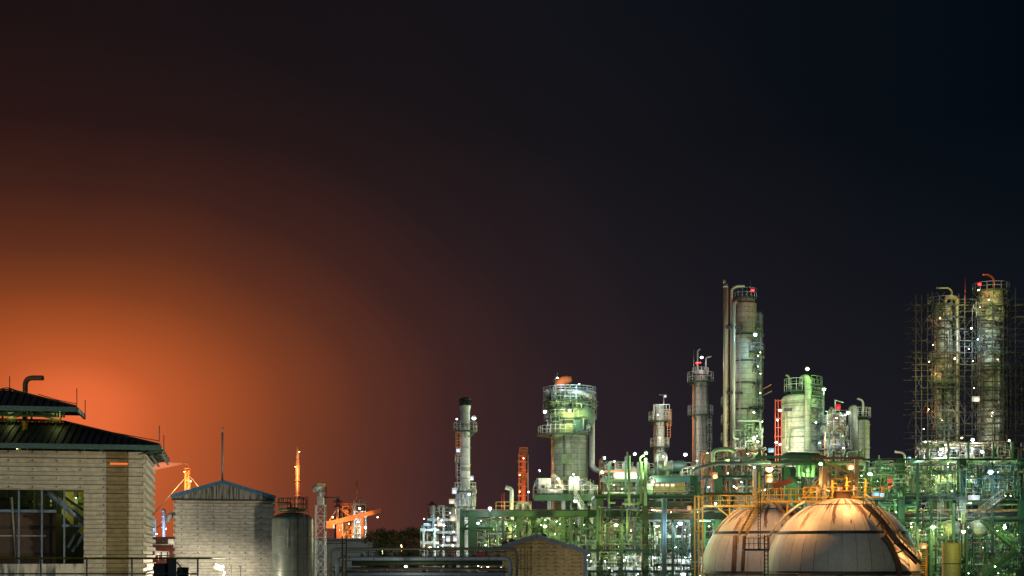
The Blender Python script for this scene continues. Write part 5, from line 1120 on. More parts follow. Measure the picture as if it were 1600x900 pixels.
# ------------------------------------------------------------------ scaffolded pair of columns
def scaffold_pair():
    for (px, top, r, lab, m, sd) in ((1474, 474, 14, 'left one of the two tall scaffolded columns', 'column_cladding', 1), (1549, 452, 19, 'right taller one of the two tall scaffolded columns', 'column_cladding', 2)):
        t = T('process_column', lab, 'column', px, 240); k = t.k; p = t.p
        vessel_shell(t, top, 760, r, m, .3)
        hoops(t, [top+30+i*26 for i in range(9)], r+.3, 'dark_steel', th=.07)
        for i, py in enumerate((top+4, top+30, top+42, top+88, top+128, top+160, top+200)):
            ring_platform(t, 0, 0, t.z(py), r*k, (r+10-(i % 3)*2)*k, -190 if i % 2 else 150, 60 if i % 2 else 370, h=1.3, mat='dark_steel', rail='grey_steel')
        ladder(t, (r+3)*k*(1 if sd == 1 else -1), -.9, t.z(720), t.z(top+30), mat='grey_steel')
        if sd == 1:
            t.tube('overhead_pipe', [(1474, 478, -.5), (1480, 462, -1), (1495, 466, -1.5), (1496, 520, -1.8), (1496, 740, -1.8)], 3.0, MATS['pipe_tan'], 8, 12)
            t.tube('vent_pipe', [(1487, 478), (1487, 455), (1482, 450), (1463, 450)], 1.5, MATS['pipe_tan'], 8)
            t.tube('riser_pipe', [(1461, 500, -.6), (1461, 720, -.6)], .8, MATS['orange_primer']); t.tube('riser_pipe', [(1484, 500, -1.4), (1484, 730, -1.4)], .8, MATS['pipe_green'])
        else:
            t.tube('vent_pipe', [(1552.5, 456), (1552.5, 434), (1545, 429.5), (1535, 429)], 1.9, MATS['pipe_red'], 8)
            t.tube('riser_pipe', [(1561, 462, -1.9), (1561, 740, -1.9)], 2.0, MATS['pipe_cladding']); t.tube('riser_pipe', [(1566, 458, -1.2), (1566, 740, -1.2)], 2.0, MATS['column_green'] if 'column_green' in MATS else MATS['pipe_green'])
            t.tube('rod', [(1508, 475, -.5), (1508, 433, -.5)], .6, MATS['pipe_red']); t.tube('riser_pipe', [(1531, 560, -.9), (1531, 700, -.9)], .8, MATS['orange_primer'])
        clutter(t, px-r-12, px+r+12, top+10, 715, -2.6, -1.8, nv=4, nh=6, nb=9, nves=0, nval=9, seed=50+sd, mats=['dark_green_steel', 'dark_steel', 'dark_steel', 'grey_steel', 'rust_steel'], rmax=.14, rails=8)
    def scaffold(px0, px1, ptop, dy0, dy1, label, seed, D=240, skew=.0, nx=5, pbot=720):
        t = T('scaffold', label, 'scaffold', (px0+px1)/2, D); p = t.p; rng = random.Random(seed); M_ = MATS['scaffold_tube']
        xs = [px0+(px1-px0)*i/(nx-1)+rng.uniform(-1.5, 1.5) for i in range(nx)]; ys = [dy0, (dy0+dy1)/2, dy1] if dy1-dy0 > 5 else [dy0, dy1]
        for i, x in enumerate(xs):
            for y in ys:
                top = ptop+rng.uniform(-4, 22); a = p(x, top, y); t.part('standard', MB().bar((a.x, y, 0), (a.x, y, a.z), .11), M_)
        z0 = t.z(pbot); n = int((t.z(ptop+14)-z0)/2.0)
        for i in range(n+1):
            z = z0+i*2.0; mb = MB(); X = [p(x, 700, dy0).x for x in xs]
            for y in ys:
                if rng.random() < .85: mb.bar((X[0]-.7, y, z), (X[-1]+.7, y, z+rng.uniform(-.1, .1)), .075)
                if rng.random() < .6: mb.bar((X[0]-.5, y, z+1.0), (X[-1]+.5, y, z+1.0), .06)
            for x in X: mb.bar((x, ys[0]-.4, z), (x, ys[-1]+.4, z), .075)
            t.part('ledgers', mb, M_)
            for j in range(3):
                q = rng.randrange(nx-1); y = ys[0] if rng.random() < .7 else ys[-1]; s = rng.choice((0, 1))
                t.part('brace', MB().bar((X[q+s], y-.08, z), (X[q+1-s], y-.08, z+2.0), .07), M_)
            for _q in range(1 if rng.random() < .8 else 2):
                q = rng.randrange(nx-1); w = X[q+1]-X[q]; t.part('plank_deck', MB().box((X[q]+w/2, ys[0]+.6, z+.1), (w*1.1, 1.2, .08)), MATS['plank'])
        return t
    scaffold(1431, 1457, 456, -3, 2, 'scaffold of thin tubes on the left of the left scaffolded column', 61, nx=4)
    scaffold(1462, 1492, 466, -4, -2.6, 'scaffold face in front of the left scaffolded column', 62, nx=3)
    scaffold(1498, 1528, 462, -3, 3.5, 'scaffold filling the gap between the two tall scaffolded columns', 63, nx=4)
    scaffold(1532, 1568, 456, -4.5, -3, 'scaffold face in front of the right scaffolded column', 64, nx=3)
    scaffold(1574, 1640, 452, -3, 5, 'open scaffold at the right edge of the photo', 65, nx=6)
    t = T('pipe_support_tower', 'dark steel frame and lines standing right of the right scaffolded column', 'frame', 1590, 246)
    clutter(t, 1572, 1640, 560, 720, -1, 2, nv=16, nh=14, nb=16, nves=0, nval=8, seed=71, mats=['dark_steel', 'rust_steel', 'dark_green_steel', 'grey_steel'], rmax=.14, rails=4)
scaffold_pair()
# ------------------------------------------------------------------ pipe racks: the green frames across the plant
def rack(label, px, D, cols_, beams, depth=8, pipes=(), x0=None, x1=None, mat='green_steel', name='pipe_rack', cat='pipe rack', colw=.75, rails=(), braces=()):
    """cols_: (px, ptop); beams: (px0, px1, py, height px, material)"""
    t = T(name, label, cat, px, D); p = t.p; k = t.k
    for q in cols_:
        c, top = q[0], q[1]; w = (q[2] if len(q) > 2 else colw)
        for dy in (0, depth):
            a = p(c, top, dy); m = MB().box((a.x-w/2+.05, dy, a.z/2), (.09, w, a.z)).box((a.x+w/2-.05, dy, a.z/2), (.09, w, a.z)).box((a.x, dy, a.z/2), (w-.1, .08, a.z)) if dy else MB().box((a.x, -w/2+.05, a.z/2), (w, .09, a.z)).box((a.x, w/2-.05, a.z/2), (w, .09, a.z)).box((a.x, 0, a.z/2), (.08, w-.1, a.z))
            t.part('column', m, MATS[mat])
    for i, (a, b, py, h, m) in enumerate(beams):
        for dy in (-.42-.003*i, depth+.42+.003*i):
            A, B = p(a, py, dy), p(b, py, dy); hh = h*k
            t.part('beam', MB().box(((A.x+B.x)/2, dy, A.z), (B.x-A.x, .06, hh-.1)).box(((A.x+B.x)/2, dy, A.z+hh/2), (B.x-A.x, .42, .08)).box(((A.x+B.x)/2, dy, A.z-hh/2), (B.x-A.x, .42, .08)), MATS[m])
        A = p(a, py); B = p(b, py); n = max(1, int((B.x-A.x)/4)); mb = MB()
        for j in range(n+1): x = A.x+(B.x-A.x)*j/n; mb.box((x, depth/2, A.z-.05), (.2, depth, .3))
        t.part('cross_beams', mb, MATS[m])
    for q in pipes:      # (px0, px1, py, r px, material, dy)
        t.part('line_pipe', MB().tube([p(q[0], q[2], q[5]), p(q[1], q[2], q[5])], q[3]*k, 10), MATS[q[4]])
    for (a, b, py, m) in rails:
        rb = MB(); railing(rb, [p(a, py, -.5), p(b, py, -.5)], 1.15, 1.2, .045, n=5); t.part('handrail', rb, MATS[m])
    for a, b in braces: t.part('brace', MB().bar(p(*a, .1), p(*b, .1), .22), MATS[mat])
    return t
G = 'green_steel'; DG = 'dark_green_steel'; TS = 'teal_steel'
rack('green rack between the white stack and the fattest tower, thick beam over the ochre shed', 810, 200, [(722, 795, .7), (738, 800, 1.2), (811, 803, .8), (880, 803, .6), (937, 803, .8)], [(722, 1012, 803, 9, G), (722, 770, 826, 4, G)], pipes=[(722, 1010, 797, 1.2, 'rust_steel', .5), (722, 1010, 799, 1.6, 'pipe_green', 2), (722, 800, 812, 1.0, 'pipe_green', 3)], rails=[(775, 830, 797, 'yellow_paint')], braces=[((722, 826), (738, 812)), ((937, 830), (916, 812))])
rack('tall green rack right of the fattest tower carrying a deck and bent pipes', 970, 198, [(937, 776, .9), (1008, 770, .8), (1084, 744, .9)], [(930, 1092, 776, 6, G), (1010, 1096, 788, 9, DG), (1000, 1180, 807, 9, DG), (914, 1110, 861, 5, TS), (914, 1110, 893, 3, TS)], pipes=[(1000, 1200, 803, 2.4, 'pipe_dark', 1.5), (1010, 1190, 797, 2, 'rust_steel', 3), (930, 1010, 799, 1.6, 'pipe_green', 2), (1010, 1110, 812, 3.5, 'dark_blue_pipe', 4)],
     rails=[(930, 1085, 773, 'pipe_green'), (916, 1100, 858, 'pipe_green'), (916, 1100, 891, 'light_steel')], braces=[((937, 822), (958, 810)), ((1008, 872), (1022, 863)), ((937, 872), (948, 863))])
rack('green steel frame behind the crowns of the two gas spheres', 1240, 205, [(1122, 730, .9), (1185, 712), (1232, 730, 1.6), (1242, 730, .7), (1285, 720)], [(1100, 1215, 745, 3, DG), (1180, 1290, 714, 3, G), (1290, 1400, 762, 3, TS), (1100, 1300, 772, 4, DG)], pipes=[(1186, 1350, 724, 3.5, 'pipe_green', 1)], rails=[(1290, 1352, 760, 'light_steel')])
rack('big green rack at the right with a thin top rail, deck and twin headers', 1480, 200, [(1407.5, 719, .95), (1502.5, 718, 1.05), (1597, 716, .95), (1352, 760, .6)], [(1348, 1640, 718, 2.2, G), (1356, 1640, 778, 4.5, DG), (1372, 1436, 789, 2, TS), (1380, 1640, 814, 4, DG), (1505, 1600, 866, 9, 'grey_steel'), (1440, 1640, 893, 4, TS)], depth=12,
     pipes=[(1390, 1640, 805, 4.5, 'pipe_dark', 2), (1390, 1640, 811, 3, 'pipe_green', .8), (1505, 1640, 785, 5, 'dark_green_steel', 3), (1420, 1640, 797, 1.6, 'rust_steel', 5), (1500, 1620, 799, .9, 'orange_primer', 2)],
     rails=[(1360, 1480, 775, 'pipe_green'), (1530, 1600, 775, 'pipe_green'), (1505, 1560, 860, 'light_steel')])

# ------------------------------------------------------------------ big equipment on the decks
def equipment():
    t = T('horizontal_drum', 'fat horizontal drum with dark end on the teal deck over the lit gallery', 'drum', 1050, 205); p = t.p; k = t.k
    A = p(1034, 730); Bv = p(1072, 731); r = 10*k
    t.part('shell', MB().lathe([(0, -1.0), (r*.7, -.9), (r*.97, -.5), (r, 0), (r, Bv.x-A.x-2.2), (r*1.08, Bv.x-A.x-2.2), (r*1.08, Bv.x-A.x-2.0)], (A.x, 0, A.z), 28, 'x'), MATS['pipe_cladding'])
    t.part('end_cap', MB().lathe([(r*1.0, Bv.x-A.x-1.95), (r*1.02, Bv.x-A.x-.4), (r*.8, Bv.x-A.x), (0, Bv.x-A.x+.15)], (A.x, 0, A.z), 28, 'x'), MATS['dark_green_steel'])
    t.tube('swan_pipe', [(1026, 745, -1.0), (1026, 708, -1.0), (1040, 708, -1.0), (1040, 730, -1.0)], 2.9, MATS['pipe_cladding'], 7, 14)
    t.tube('inlet_pipe', [(1024, 750, -1.2), (1024, 722, -1.2)], 2.6, MATS['pipe_dark'])
    for px in (1042, 1064): t.part('saddle', MB().box(p(px, 743), (.5, 1.6, 1.2)), MATS['pipe_green'])
    d = T('teal_deck', 'short teal green deck on a thick leg under the fat horizontal drum', 'platform', 1060, 204); p = d.p
    A, B = p(1018, 745), p(1094, 745); d.part('deck', MB().box(((A.x+B.x)/2, 1.5, A.z), (B.x-A.x, 5, .25)), MATS[G]); d.part('beam', MB().box(((A.x+B.x)/2, -.9, A.z-.5), (B.x-A.x-.1, .3, .7)), MATS[TS])
    for px, w in ((1014, 1.2), (1087, 1.3)): a = p(px, 752); d.part('leg', MB().box((a.x, 0, (a.z+p(0, 775).z)/2), (w, w*.7, a.z-p(0, 775).z)), MATS[G])
    rb = MB(); railing(rb, [p(1066, 744, -1), p(1090, 738, -1)], 1.0, .8, .05); d.part('handrail', rb, MATS['pipe_tan'])
    # lit gallery windows below
    g = T('control_gallery', 'row of small lit windows in a cream cabin under the teal deck', 'cabin', 1042, 208); p = g.p
    c = g.part('wall', MB().box(p(1042, 760, 1), (5.2, 2, 1.8)), MATS['tan_paint'])
    wm = emit('lit_window', (1, .83, .5), 1.3)
    for px in (1027, 1035, 1042.5, 1051): w = g.part('window', MB().box(p(px, 758.5, -.08), (.52, .1, .50)), wm); g.part('frame', MB().box(p(px, 755.5, -.1), (.62, .14, .08)).box(p(px, 761.5, -.1), (.62, .14, .08)), MATS['grey_steel'], w)
    # bent pipe group on the first deck
    t = T('looped_pipes', 'thick green looped pipes hanging through the deck right of the fattest tower', 'pipes', 975, 197)
    for pts, r, m in (([(951, 770), (951, 785), (956, 785.5), (962, 785.5)], 1.7, 'pipe_green'), ([(972, 787), (1000, 787), (1002, 780), (1002, 722)], 1.9, 'pipe_green'), ([(983, 712), (983, 787)], 2.2, 'pipe_green'), ([(1008.5, 716), (1008.5, 790)], 2.4, 'pipe_green'), ([(1000, 745), (1000, 714), (1006, 712)], 1.4, 'pipe_tan'),
                      ([(943, 735), (948, 755), (950, 765)], 1.0, 'pipe_cladding'), ([(1036, 778), (1036, 900)], 2.4, 'dark_blue_pipe'), ([(1039.5, 778), (1039.5, 900)], 2.0, 'dark_blue_pipe'), ([(980, 797), (980, 845)], 1.2, 'pipe_green')): t.tube('pipe', [(a, b, -1.0) for a, b in pts], r, MATS[m], 5, 12)
    t = T('crossing_pipe', 'long pale pipe crossing in front of the tallest column base', 'pipe', 1150, 196)
    t.tube('pipe', [(1081, 742, 0), (1082, 735, 0), (1092, 731, 0), (1118, 724, 0), (1204, 723.5, 0)], 3.0, MATS['pipe_cladding'], 6, 14)
    for px in (1095, 1120, 1160): t.tube('flange', [(px-.6, 730 if px == 1095 else 724), (px+.6, 730 if px == 1095 else 724)], 3.8, MATS['grey_steel'])
    t = T('crossing_pipe', 'dark green arched duct at the left foot of the tallest column', 'pipe', 1128, 210); t.tube('pipe', [(1114, 724), (1114, 703), (1140, 701.5), (1150, 706)], 3.3, MATS['pipe_green'], 9, 14); t.tube('pipe', [(1120, 720), (1140, 719)], 2.4, MATS['dark_green_steel'])
    t = T('horizontal_drum', 'long dark horizontal drum under the wide domed vessel', 'drum', 1253, 212); k = t.k; p = t.p; A = p(1230, 715)
    t.part('shell', MB().lathe([(0, -.9), (.5, -.8), (.85, 0), (.85, 4.6), (.5, 5.3), (0, 5.4)], (A.x, 0, A.z), 20, 'x'), MATS['pipe_dark']); t.tube('pipe', [(1222, 724), (1228, 712), (1236, 709)], 1.1, MATS['pipe_dark'])
    t.part('saddle', MB().box(p(1240, 722), (.5, 1.2, .9)), MATS[G]); t.part('saddle', MB().box(p(1264, 722), (.5, 1.2, .9)), MATS[G])
    t = T('fin_fan', 'green cone hopper group under the domed vessel', 'hopper', 1250, 203)
    for px in (1247, 1254, 1262, 1270): t.part('cone', MB().lathe([(.35, t.z(745)), (.30, t.z(735)), (.42, t.z(730)), (.42, t.z(727))], (t.p(px, 740).x, 0, 0), 12), MATS['pipe_green'])
    t = T('horizontal_drum', 'ribbed horizontal vessel with a round lit end on the right deck', 'drum', 1500, 206); k = t.k; p = t.p; A = p(1466, 748); B = p(1523, 748); r = 8.5*k
    t.part('shell', MB().lathe([(0, -.5), (r*.9, -.2), (r, 0), (r, B.x-A.x), (r*.6, B.x-A.x+.4)], (A.x, 0, A.z), 24, 'x'), MATS['column_green'])
    c = p(1526, 748, -2.2); t.part('end_cover', MB().lathe([(0, -.35), (r*.75, -.25), (r*1.02, .0), (r*1.02, .3), (0, .35)], tuple(c), 28, 'y'), MATS['white_paint'])
    for px in (1480, 1512): t.part('saddle', MB().box(p(px, 760), (.4, 1.4, 1.2)), MATS[G])
    for px in (1512, 1516, 1490, 1495): t.part('rib', MB().lathe([(r, -.06), (r+.12, -.06), (r+.12, .06), (r, .06)], (p(px, 748).x, 0, A.z), 24, 'x'), MATS['pipe_green'])
    # tan tank in front, right
    t = T('small_tank', 'ochre cylinder tank with a seam standing low at the right of the spheres', 'tank', 1486, 140); r = 14*t.k
    t.part('shell', MB().lathe([(r, 0), (r, t.z(851)), (r*.8, t.z(848)), (0, t.z(847))], n=36), MATS['tan_paint']); t.part('seam', MB().lathe([(r, t.z(881)), (r+.04, t.z(881)), (r+.04, t.z(880)), (r, t.z(880))], n=36), MATS['pipe_dark'])
    t.tube('side_pipe', [(1501, 900, -.1), (1501, 849, -.1), (1497, 845, 0)], 1.2, MATS['pipe_tan']); t.part('nozzle', MB().lathe([(.25, t.z(848)), (.25, t.z(845)), (.35, t.z(845)), (.35, t.z(844)), (0, t.z(844))], n=14), MATS['rust_steel'])
    # domed vessels behind that tank
    for px, lab in ((1486, 'left one of two domed green vessels behind the ochre tank'), (1529, 'right one of two domed green vessels behind the ochre tank')):
        t = T('domed_vessel', lab, 'vessel', px, 199); r = 15*t.k; zt = t.z(813); t.part('shell', MB().lathe([(0, zt-2.4), (r*.8, zt-2.3), (r, zt-1.9), (r, zt-.8), (r*.85, zt-.3), (r*.4, zt), (0, zt+.05)], n=32), MATS['column_green']); t.tube('top_pipe', [(px, 814), (px, 806), (px+8, 806)], 1.2, MATS['pipe_green'])
        for a in (.6, 2.2, 3.8, 5.4): t.part('leg', MB().bar((r*.9*math.cos(a), r*.9*math.sin(a), 0), (r*.9*math.cos(a), r*.9*math.sin(a), zt-1.6), .22), MATS['green_steel'])
    # stairs on the right
    t = T('steel_stair', 'long pale stair with double handrails climbing right above the rack headers', 'stairs', 1548, 192); stair(t, t.p(1527, 811), t.p(1570, 777), 1.0, 'light_steel', 'grey_steel', 16, rail='pipe_tan')
    t.part('landing', MB().box(t.p(1514, 811)+Vector((0, .5, 0)), (2.2, 1.4, .2)), MATS['light_steel']); rb = MB(); railing(rb, [t.p(1503, 810), t.p(1526, 810)], 1.1, .8, .05); t.part('handrail', rb, MATS['light_steel'])
    t = T('steel_stair', 'green stair descending right from the headers to the lower deck', 'stairs', 1560, 188); stair(t, t.p(1536, 814), t.p(1592, 862), 1.0, 'green_steel', 'green_steel', 22, rail='pipe_green')
    t = T('steel_stair', 'lowest green stair at the bottom right corner', 'stairs', 1560, 175); stair(t, t.p(1534, 905), t.p(1586, 864), 1.0, 'green_steel', 'green_steel', 20, rail='pipe_green', th=.16)
    t = T('bracket_pipe', 'pale bent pipe riser standing beside the ochre tank lamp', 'pipe', 1506, 195)
    for pts, r in (([(1508, 812), (1508, 786.5), (1517, 786.5)], 1.1), ([(1505.5, 812), (1505.5, 786)], .9), ([(1503, 818), (1503, 798)], 1.2)): t.tube('pipe', pts, r, MATS['light_steel'], 3)
    t = T('vent_pipe', 'swan neck vent above the thin top rail of the right rack', 'vent pipe', 1410, 204); t.tube('pipe', [(1413.5, 728), (1413.5, 711), (1410, 707), (1400, 706)], 1.6, MATS['light_steel'], 5, 10); t.tube('mouth', [(1401, 706), (1398.5, 705.5)], 2.0, MATS['grey_steel'])
    t = T('looped_pipes', 'pale looped pipes and valve right of the green column at the swan neck vent', 'pipes', 1425, 203)
    for pts, r, m in (([(1418, 770), (1418, 718), (1416, 716)], .9, 'light_steel'), ([(1411, 727), (1425, 727), (1425, 736), (1422, 740), (1422, 742), (1430, 743)], 1.5, 'light_steel'), ([(1388, 778), (1388, 760), (1398, 759)], 1.0, 'pipe_green'), ([(1402, 727), (1402, 778)], 1.3, 'pipe_tan'),
                      ([(1425, 778), (1425, 760), (1432, 762), (1432, 778)], 1.1, 'pipe_green'), ([(1451, 790), (1451, 765), (1469, 765), (1469, 791), (1476, 791)], 1.0, 'pipe_green'), ([(1472, 791), (1472, 765)], 1.0, 'pipe_green'), ([(1375, 778), (1375, 748)], 1.3, 'dark_green_steel')): t.tube('pipe', pts, r, MATS[m], 3)
equipment()

# ------------------------------------------------------------------ process units: the lit pipework filling the frames
LG = ['pipe_green', 'pipe_green', 'pipe_tan', 'pipe_cladding', 'light_steel', 'green_steel', 'pipe_green']
LW = ['white_paint', 'light_steel', 'pipe_cladding', 'galvanised', 'pipe_tan', 'pipe_green']
unit('white lit stepped module left of the white stack', 690, 212, 668, 722, 790, 868, 1, 8, 3, (812, 832, 852), 'grey_steel', nv=16, nh=12, nb=24, nves=3, nval=14, mats=['galvanised', 'grey_steel', 'pipe_green', 'orange_primer', 'light_steel', 'dark_steel'], rmax=.15, rails=6)
unit('low white lit platforms at the left end of the plant', 668, 210, 657, 686, 824, 872, 2, 6, 2, (828, 848), 'light_steel', nv=9, nh=8, nb=10, nves=1, nval=6, mats=LW, rmax=.14, rails=4)
unit('yellow green lit pipework left half between stack and ochre shed', 770, 210, 742, 812, 810, 872, 3, 8, 3, (822,), nv=26, nh=12, nb=30, nves=4, nval=18, mats=LG, rmax=.19, rails=4)
unit('yellow green lit pipework above the right half of the ochre shed', 860, 210, 812, 884, 810, 866, 4, 8, 3, (836,), nv=26, nh=12, nb=30, nves=4, nval=18, mats=LG, rmax=.19, rails=4)
unit('green lit pipework under the fattest tower', 910, 212, 880, 940, 776, 885, 5, 8, 3, (826, 848), nv=20, nh=12, nb=26, nves=3, nval=16, mats=LG+['light_steel', 'rust_steel'], rmax=.2, rails=4)
unit('white and green pipework on the deck right of the fattest tower', 970, 212, 938, 1012, 722, 774, 6, 8, 3, (751,), nv=20, nh=10, nb=24, nves=4, nval=14, mats=LW+['orange_primer', 'pipe_green'], rmax=.2, rails=6)
unit('red green exchanger pipes between fattest tower and thick deck', 975, 208, 938, 1010, 812, 900, 7, 8, 3, (845, 880), nv=20, nh=12, nb=24, nves=4, nval=14, mats=LG+['rust_steel', 'grey_steel', 'orange_primer'], rmax=.22, rails=4)
unit('pipework behind the fat horizontal drum', 1060, 216, 1012, 1092, 722, 776, 8, 8, 3, (), nv=14, nh=8, nb=18, nves=2, nval=8, mats=LW+['orange_primer'], rmax=.16, rails=4)
unit('bluish white lit equipment below the thick dark deck', 1050, 208, 1010, 1092, 812, 900, 9, 8, 3, (838, 880), 'grey_steel', nv=20, nh=14, nb=22, nves=6, nval=16, mats=LW+['dark_blue_pipe', 'rust_steel'], rmax=.24, rails=5)
unit('low blue white platforms right of the ochre shed', 1000, 203, 914, 1100, 868, 903, 10, 6, 6, (888,), 'grey_steel', nv=26, nh=12, nb=24, nves=3, nval=16, mats=['galvanised', 'light_steel', 'dark_blue_pipe', 'grey_steel', 'pipe_green'], rmax=.18, rails=6)
unit('orange ribbed risers left of the orange lamp', 1108, 214, 1092, 1135, 706, 790, 11, 8, 2, (), nv=22, nh=7, nb=12, nves=1, nval=8, mats=['orange_primer', 'orange_primer', 'pipe_cladding', 'pipe_green', 'light_steel'], rmax=.2, rails=2)
unit('green pipework left of the smaller sphere', 1105, 206, 1088, 1140, 806, 900, 12, 8, 2, (846,), nv=16, nh=10, nb=16, nves=1, nval=8, mats=LG+['rust_steel'], rmax=.18, rails=2)
unit('white lit valves and pipework below the tallest column', 1165, 214, 1132, 1196, 700, 784, 13, 8, 3, (716, 748), nv=24, nh=12, nb=28, nves=3, nval=16, mats=LW+['orange_primer', 'pipe_green'], rmax=.22, rails=4)
unit('brown orange pipework around the twin orange lamps', 1215, 212, 1192, 1240, 722, 786, 14, 8, 2, (), nv=16, nh=8, nb=18, nves=1, nval=10, mats=['pipe_tan', 'orange_primer', 'pipe_green', 'pipe_cladding', 'rust_steel'], rmax=.18, rails=2)
unit('deep green pipework between the domed vessel and the portal', 1265, 212, 1236, 1296, 722, 786, 15, 8, 2, (), nv=18, nh=8, nb=18, nves=3, nval=10, mats=LG, rmax=.22, rails=2)
unit('pipework inside and behind the cream steel portal', 1318, 208, 1290, 1350, 705, 775, 16, 8, 3, (), nv=16, nh=8, nb=18, nves=1, nval=8, mats=['pipe_tan', 'light_steel', 'pipe_green', 'rust_steel'], rmax=.16, rails=2)
unit('green pipework right of the portal under the right vessel', 1375, 212, 1346, 1408, 722, 782, 17, 8, 3, (745,), nv=20, nh=10, nb=20, nves=2, nval=12, mats=LG+['light_steel', 'teal_steel'], rmax=.18, rails=3)
unit('crowded pipework between the two thick green rack columns', 1455, 212, 1410, 1502, 720, 778, 18, 8, 3, (738,), nv=28, nh=16, nb=36, nves=3, nval=20, mats=LG+LW, rmax=.18, rails=6)
unit('pipework around the blue white pole lamp', 1550, 216, 1504, 1600, 720, 778, 19, 8, 4, (740,), nv=24, nh=14, nb=30, nves=2, nval=16, mats=LG+['teal_steel', 'galvanised', 'orange_primer'], rmax=.17, rails=5)
unit('teal lit pipes between the front sphere stair and the right rack', 1395, 208, 1360, 1440, 784, 850, 20, 8, 3, (806,), nv=22, nh=12, nb=22, nves=1, nval=12, mats=LG+['teal_steel'], rmax=.18, rails=3)
unit('green lit pipework behind the two domed green vessels', 1470, 209, 1420, 1505, 816, 900, 21, 8, 3, (842, 872), nv=26, nh=14, nb=32, nves=3, nval=18, mats=LG, rmax=.18, rails=5)
unit('yellow green pipework under the long pale stair', 1550, 209, 1505, 1600, 816, 900, 22, 8, 4, (842, 880), nv=28, nh=16, nb=34, nves=4, nval=20, mats=LG+['light_steel'], rmax=.18, rails=6)
unit('dark vertical lines hanging under the right rack deck', 1480, 197, 1440, 1510, 786, 866, 23, 4, 2, (), nv=14, nh=2, nb=4, nves=0, nval=4, mats=['pipe_tan', 'pipe_green', 'grey_steel', 'rust_steel'], rmax=.13, rails=0)
unit('pipework at the feet of the scaffolded columns', 1500, 230, 1430, 1600, 690, 722, 24, 8, 5, (), nv=22, nh=10, nb=26, nves=2, nval=12, mats=['grey_steel', 'pipe_green', 'pipe_tan', 'dark_steel', 'rust_steel', 'pipe_cladding'], rmax=.2, rails=6)

FR = ['green_steel', 'green_steel', 'dark_green_steel', 'pipe_green', 'dark_steel', 'teal_steel', 'grey_steel', 'rust_steel']
unit('thin dark lines and valves hanging before the yellow green pipework left of the shed', 790, 199, 744, 830, 808, 850, 31, 3, 1, (), 'dark_green_steel', nv=14, nh=4, nb=10, nves=0, nval=6, mats=FR, rmin=.04, rmax=.12, rails=2)
unit('thin dark lines before the pipework right of the ochre shed ridge', 885, 199, 850, 935, 808, 862, 32, 3, 1, (), 'dark_green_steel', nv=14, nh=5, nb=12, nves=0, nval=6, mats=FR, rmin=.04, rmax=.12, rails=3)
unit('dark green lines standing before the red green exchanger pipes', 970, 196.5, 936, 1008, 790, 900, 33, 2, 1, (), 'dark_green_steel', nv=16, nh=7, nb=14, nves=0, nval=10, mats=FR, rmin=.04, rmax=.13, rails=4)
unit('dark green lines standing before the bluish white equipment', 1050, 196.5, 1008, 1094, 812, 900, 34, 2, 1, (), 'dark_green_steel', nv=18, nh=8, nb=16, nves=0, nval=12, mats=FR, rmin=.04, rmax=.13, rails=5)
unit('green lines and handrails before the crowded pipework of the right rack', 1455, 197.5, 1360, 1505, 724, 776, 35, 2, 1, (), 'dark_green_steel', nv=26, nh=8, nb=22, nves=0, nval=14, mats=FR+['pipe_green'], rmin=.04, rmax=.12, rails=5)
unit('green lines and handrails low in front of the right rack', 1520, 197.5, 1420, 1600, 816, 900, 36, 2, 1, (), 'dark_green_steel', nv=28, nh=12, nb=26, nves=0, nval=14, mats=FR+['pipe_green'], rmin=.04, rmax=.12, rails=7)
unit('green lines and handrails around the blue white pole lamp', 1555, 197.5, 1506, 1600, 722, 776, 37, 2, 1, (), 'dark_green_steel', nv=16, nh=6, nb=16, nves=0, nval=8, mats=FR, rmin=.04, rmax=.11, rails=4)

def small_columns():
    for i, (px, top, bot, r, D, m, lab) in enumerate(((952, 745, 775, 2.4, 225, 'pipe_red', ''), (941, 718, 772, 1.6, 226, 'pipe_red', 'red lit bent riser pair right of the fattest tower'), (980, 712, 772, 4.0, 224, 'white_paint', 'white bottle shaped vessel with a thin top pipe on the right deck'),
            (988, 728, 772, 4.2, 228, 'pipe_cladding', 'short pale drum beside the bottle shaped vessel'), (1430, 742, 775, 3.5, 222, 'pipe_cladding', 'pale small drum between the rack columns'), (1458, 744, 776, 4, 222, 'column_green', 'green small drum left of the ribbed horizontal vessel'))):
        if not lab: continue
        t = T('small_vessel', lab, 'vessel', px, D); vessel_shell(t, top, 790, r, m, .8); t.tube('top_pipe', [(px, top+2), (px, top-6)], r*.3, MATS['light_steel'])
        if m == 'pipe_red': t.tube('bent_pipe', [(px-4, 770), (px-4, top), (px+3, top-2)], 1.1, MATS['orange_primer'], 3); t.tube('bent_pipe', [(px+4, 772), (px+4, top+8), (px, top+6)], .9, MATS['orange_primer'], 3)
        hoops(t, (top+12, top+24), r+.2, 'grey_steel', th=.05)
    t = T('warning_board', 'tilted red orange board with white cross braces behind the twin orange lamps', 'sign', 1225, 198); p = t.p
    t.part('board', MB().bar(p(1208, 761), p(1238, 750), .12, .75), MATS['pipe_red']); t.part('post', MB().bar(p(1226, 754, .2), p(1226, 775, .2), .1), MATS['light_steel'])
small_columns()

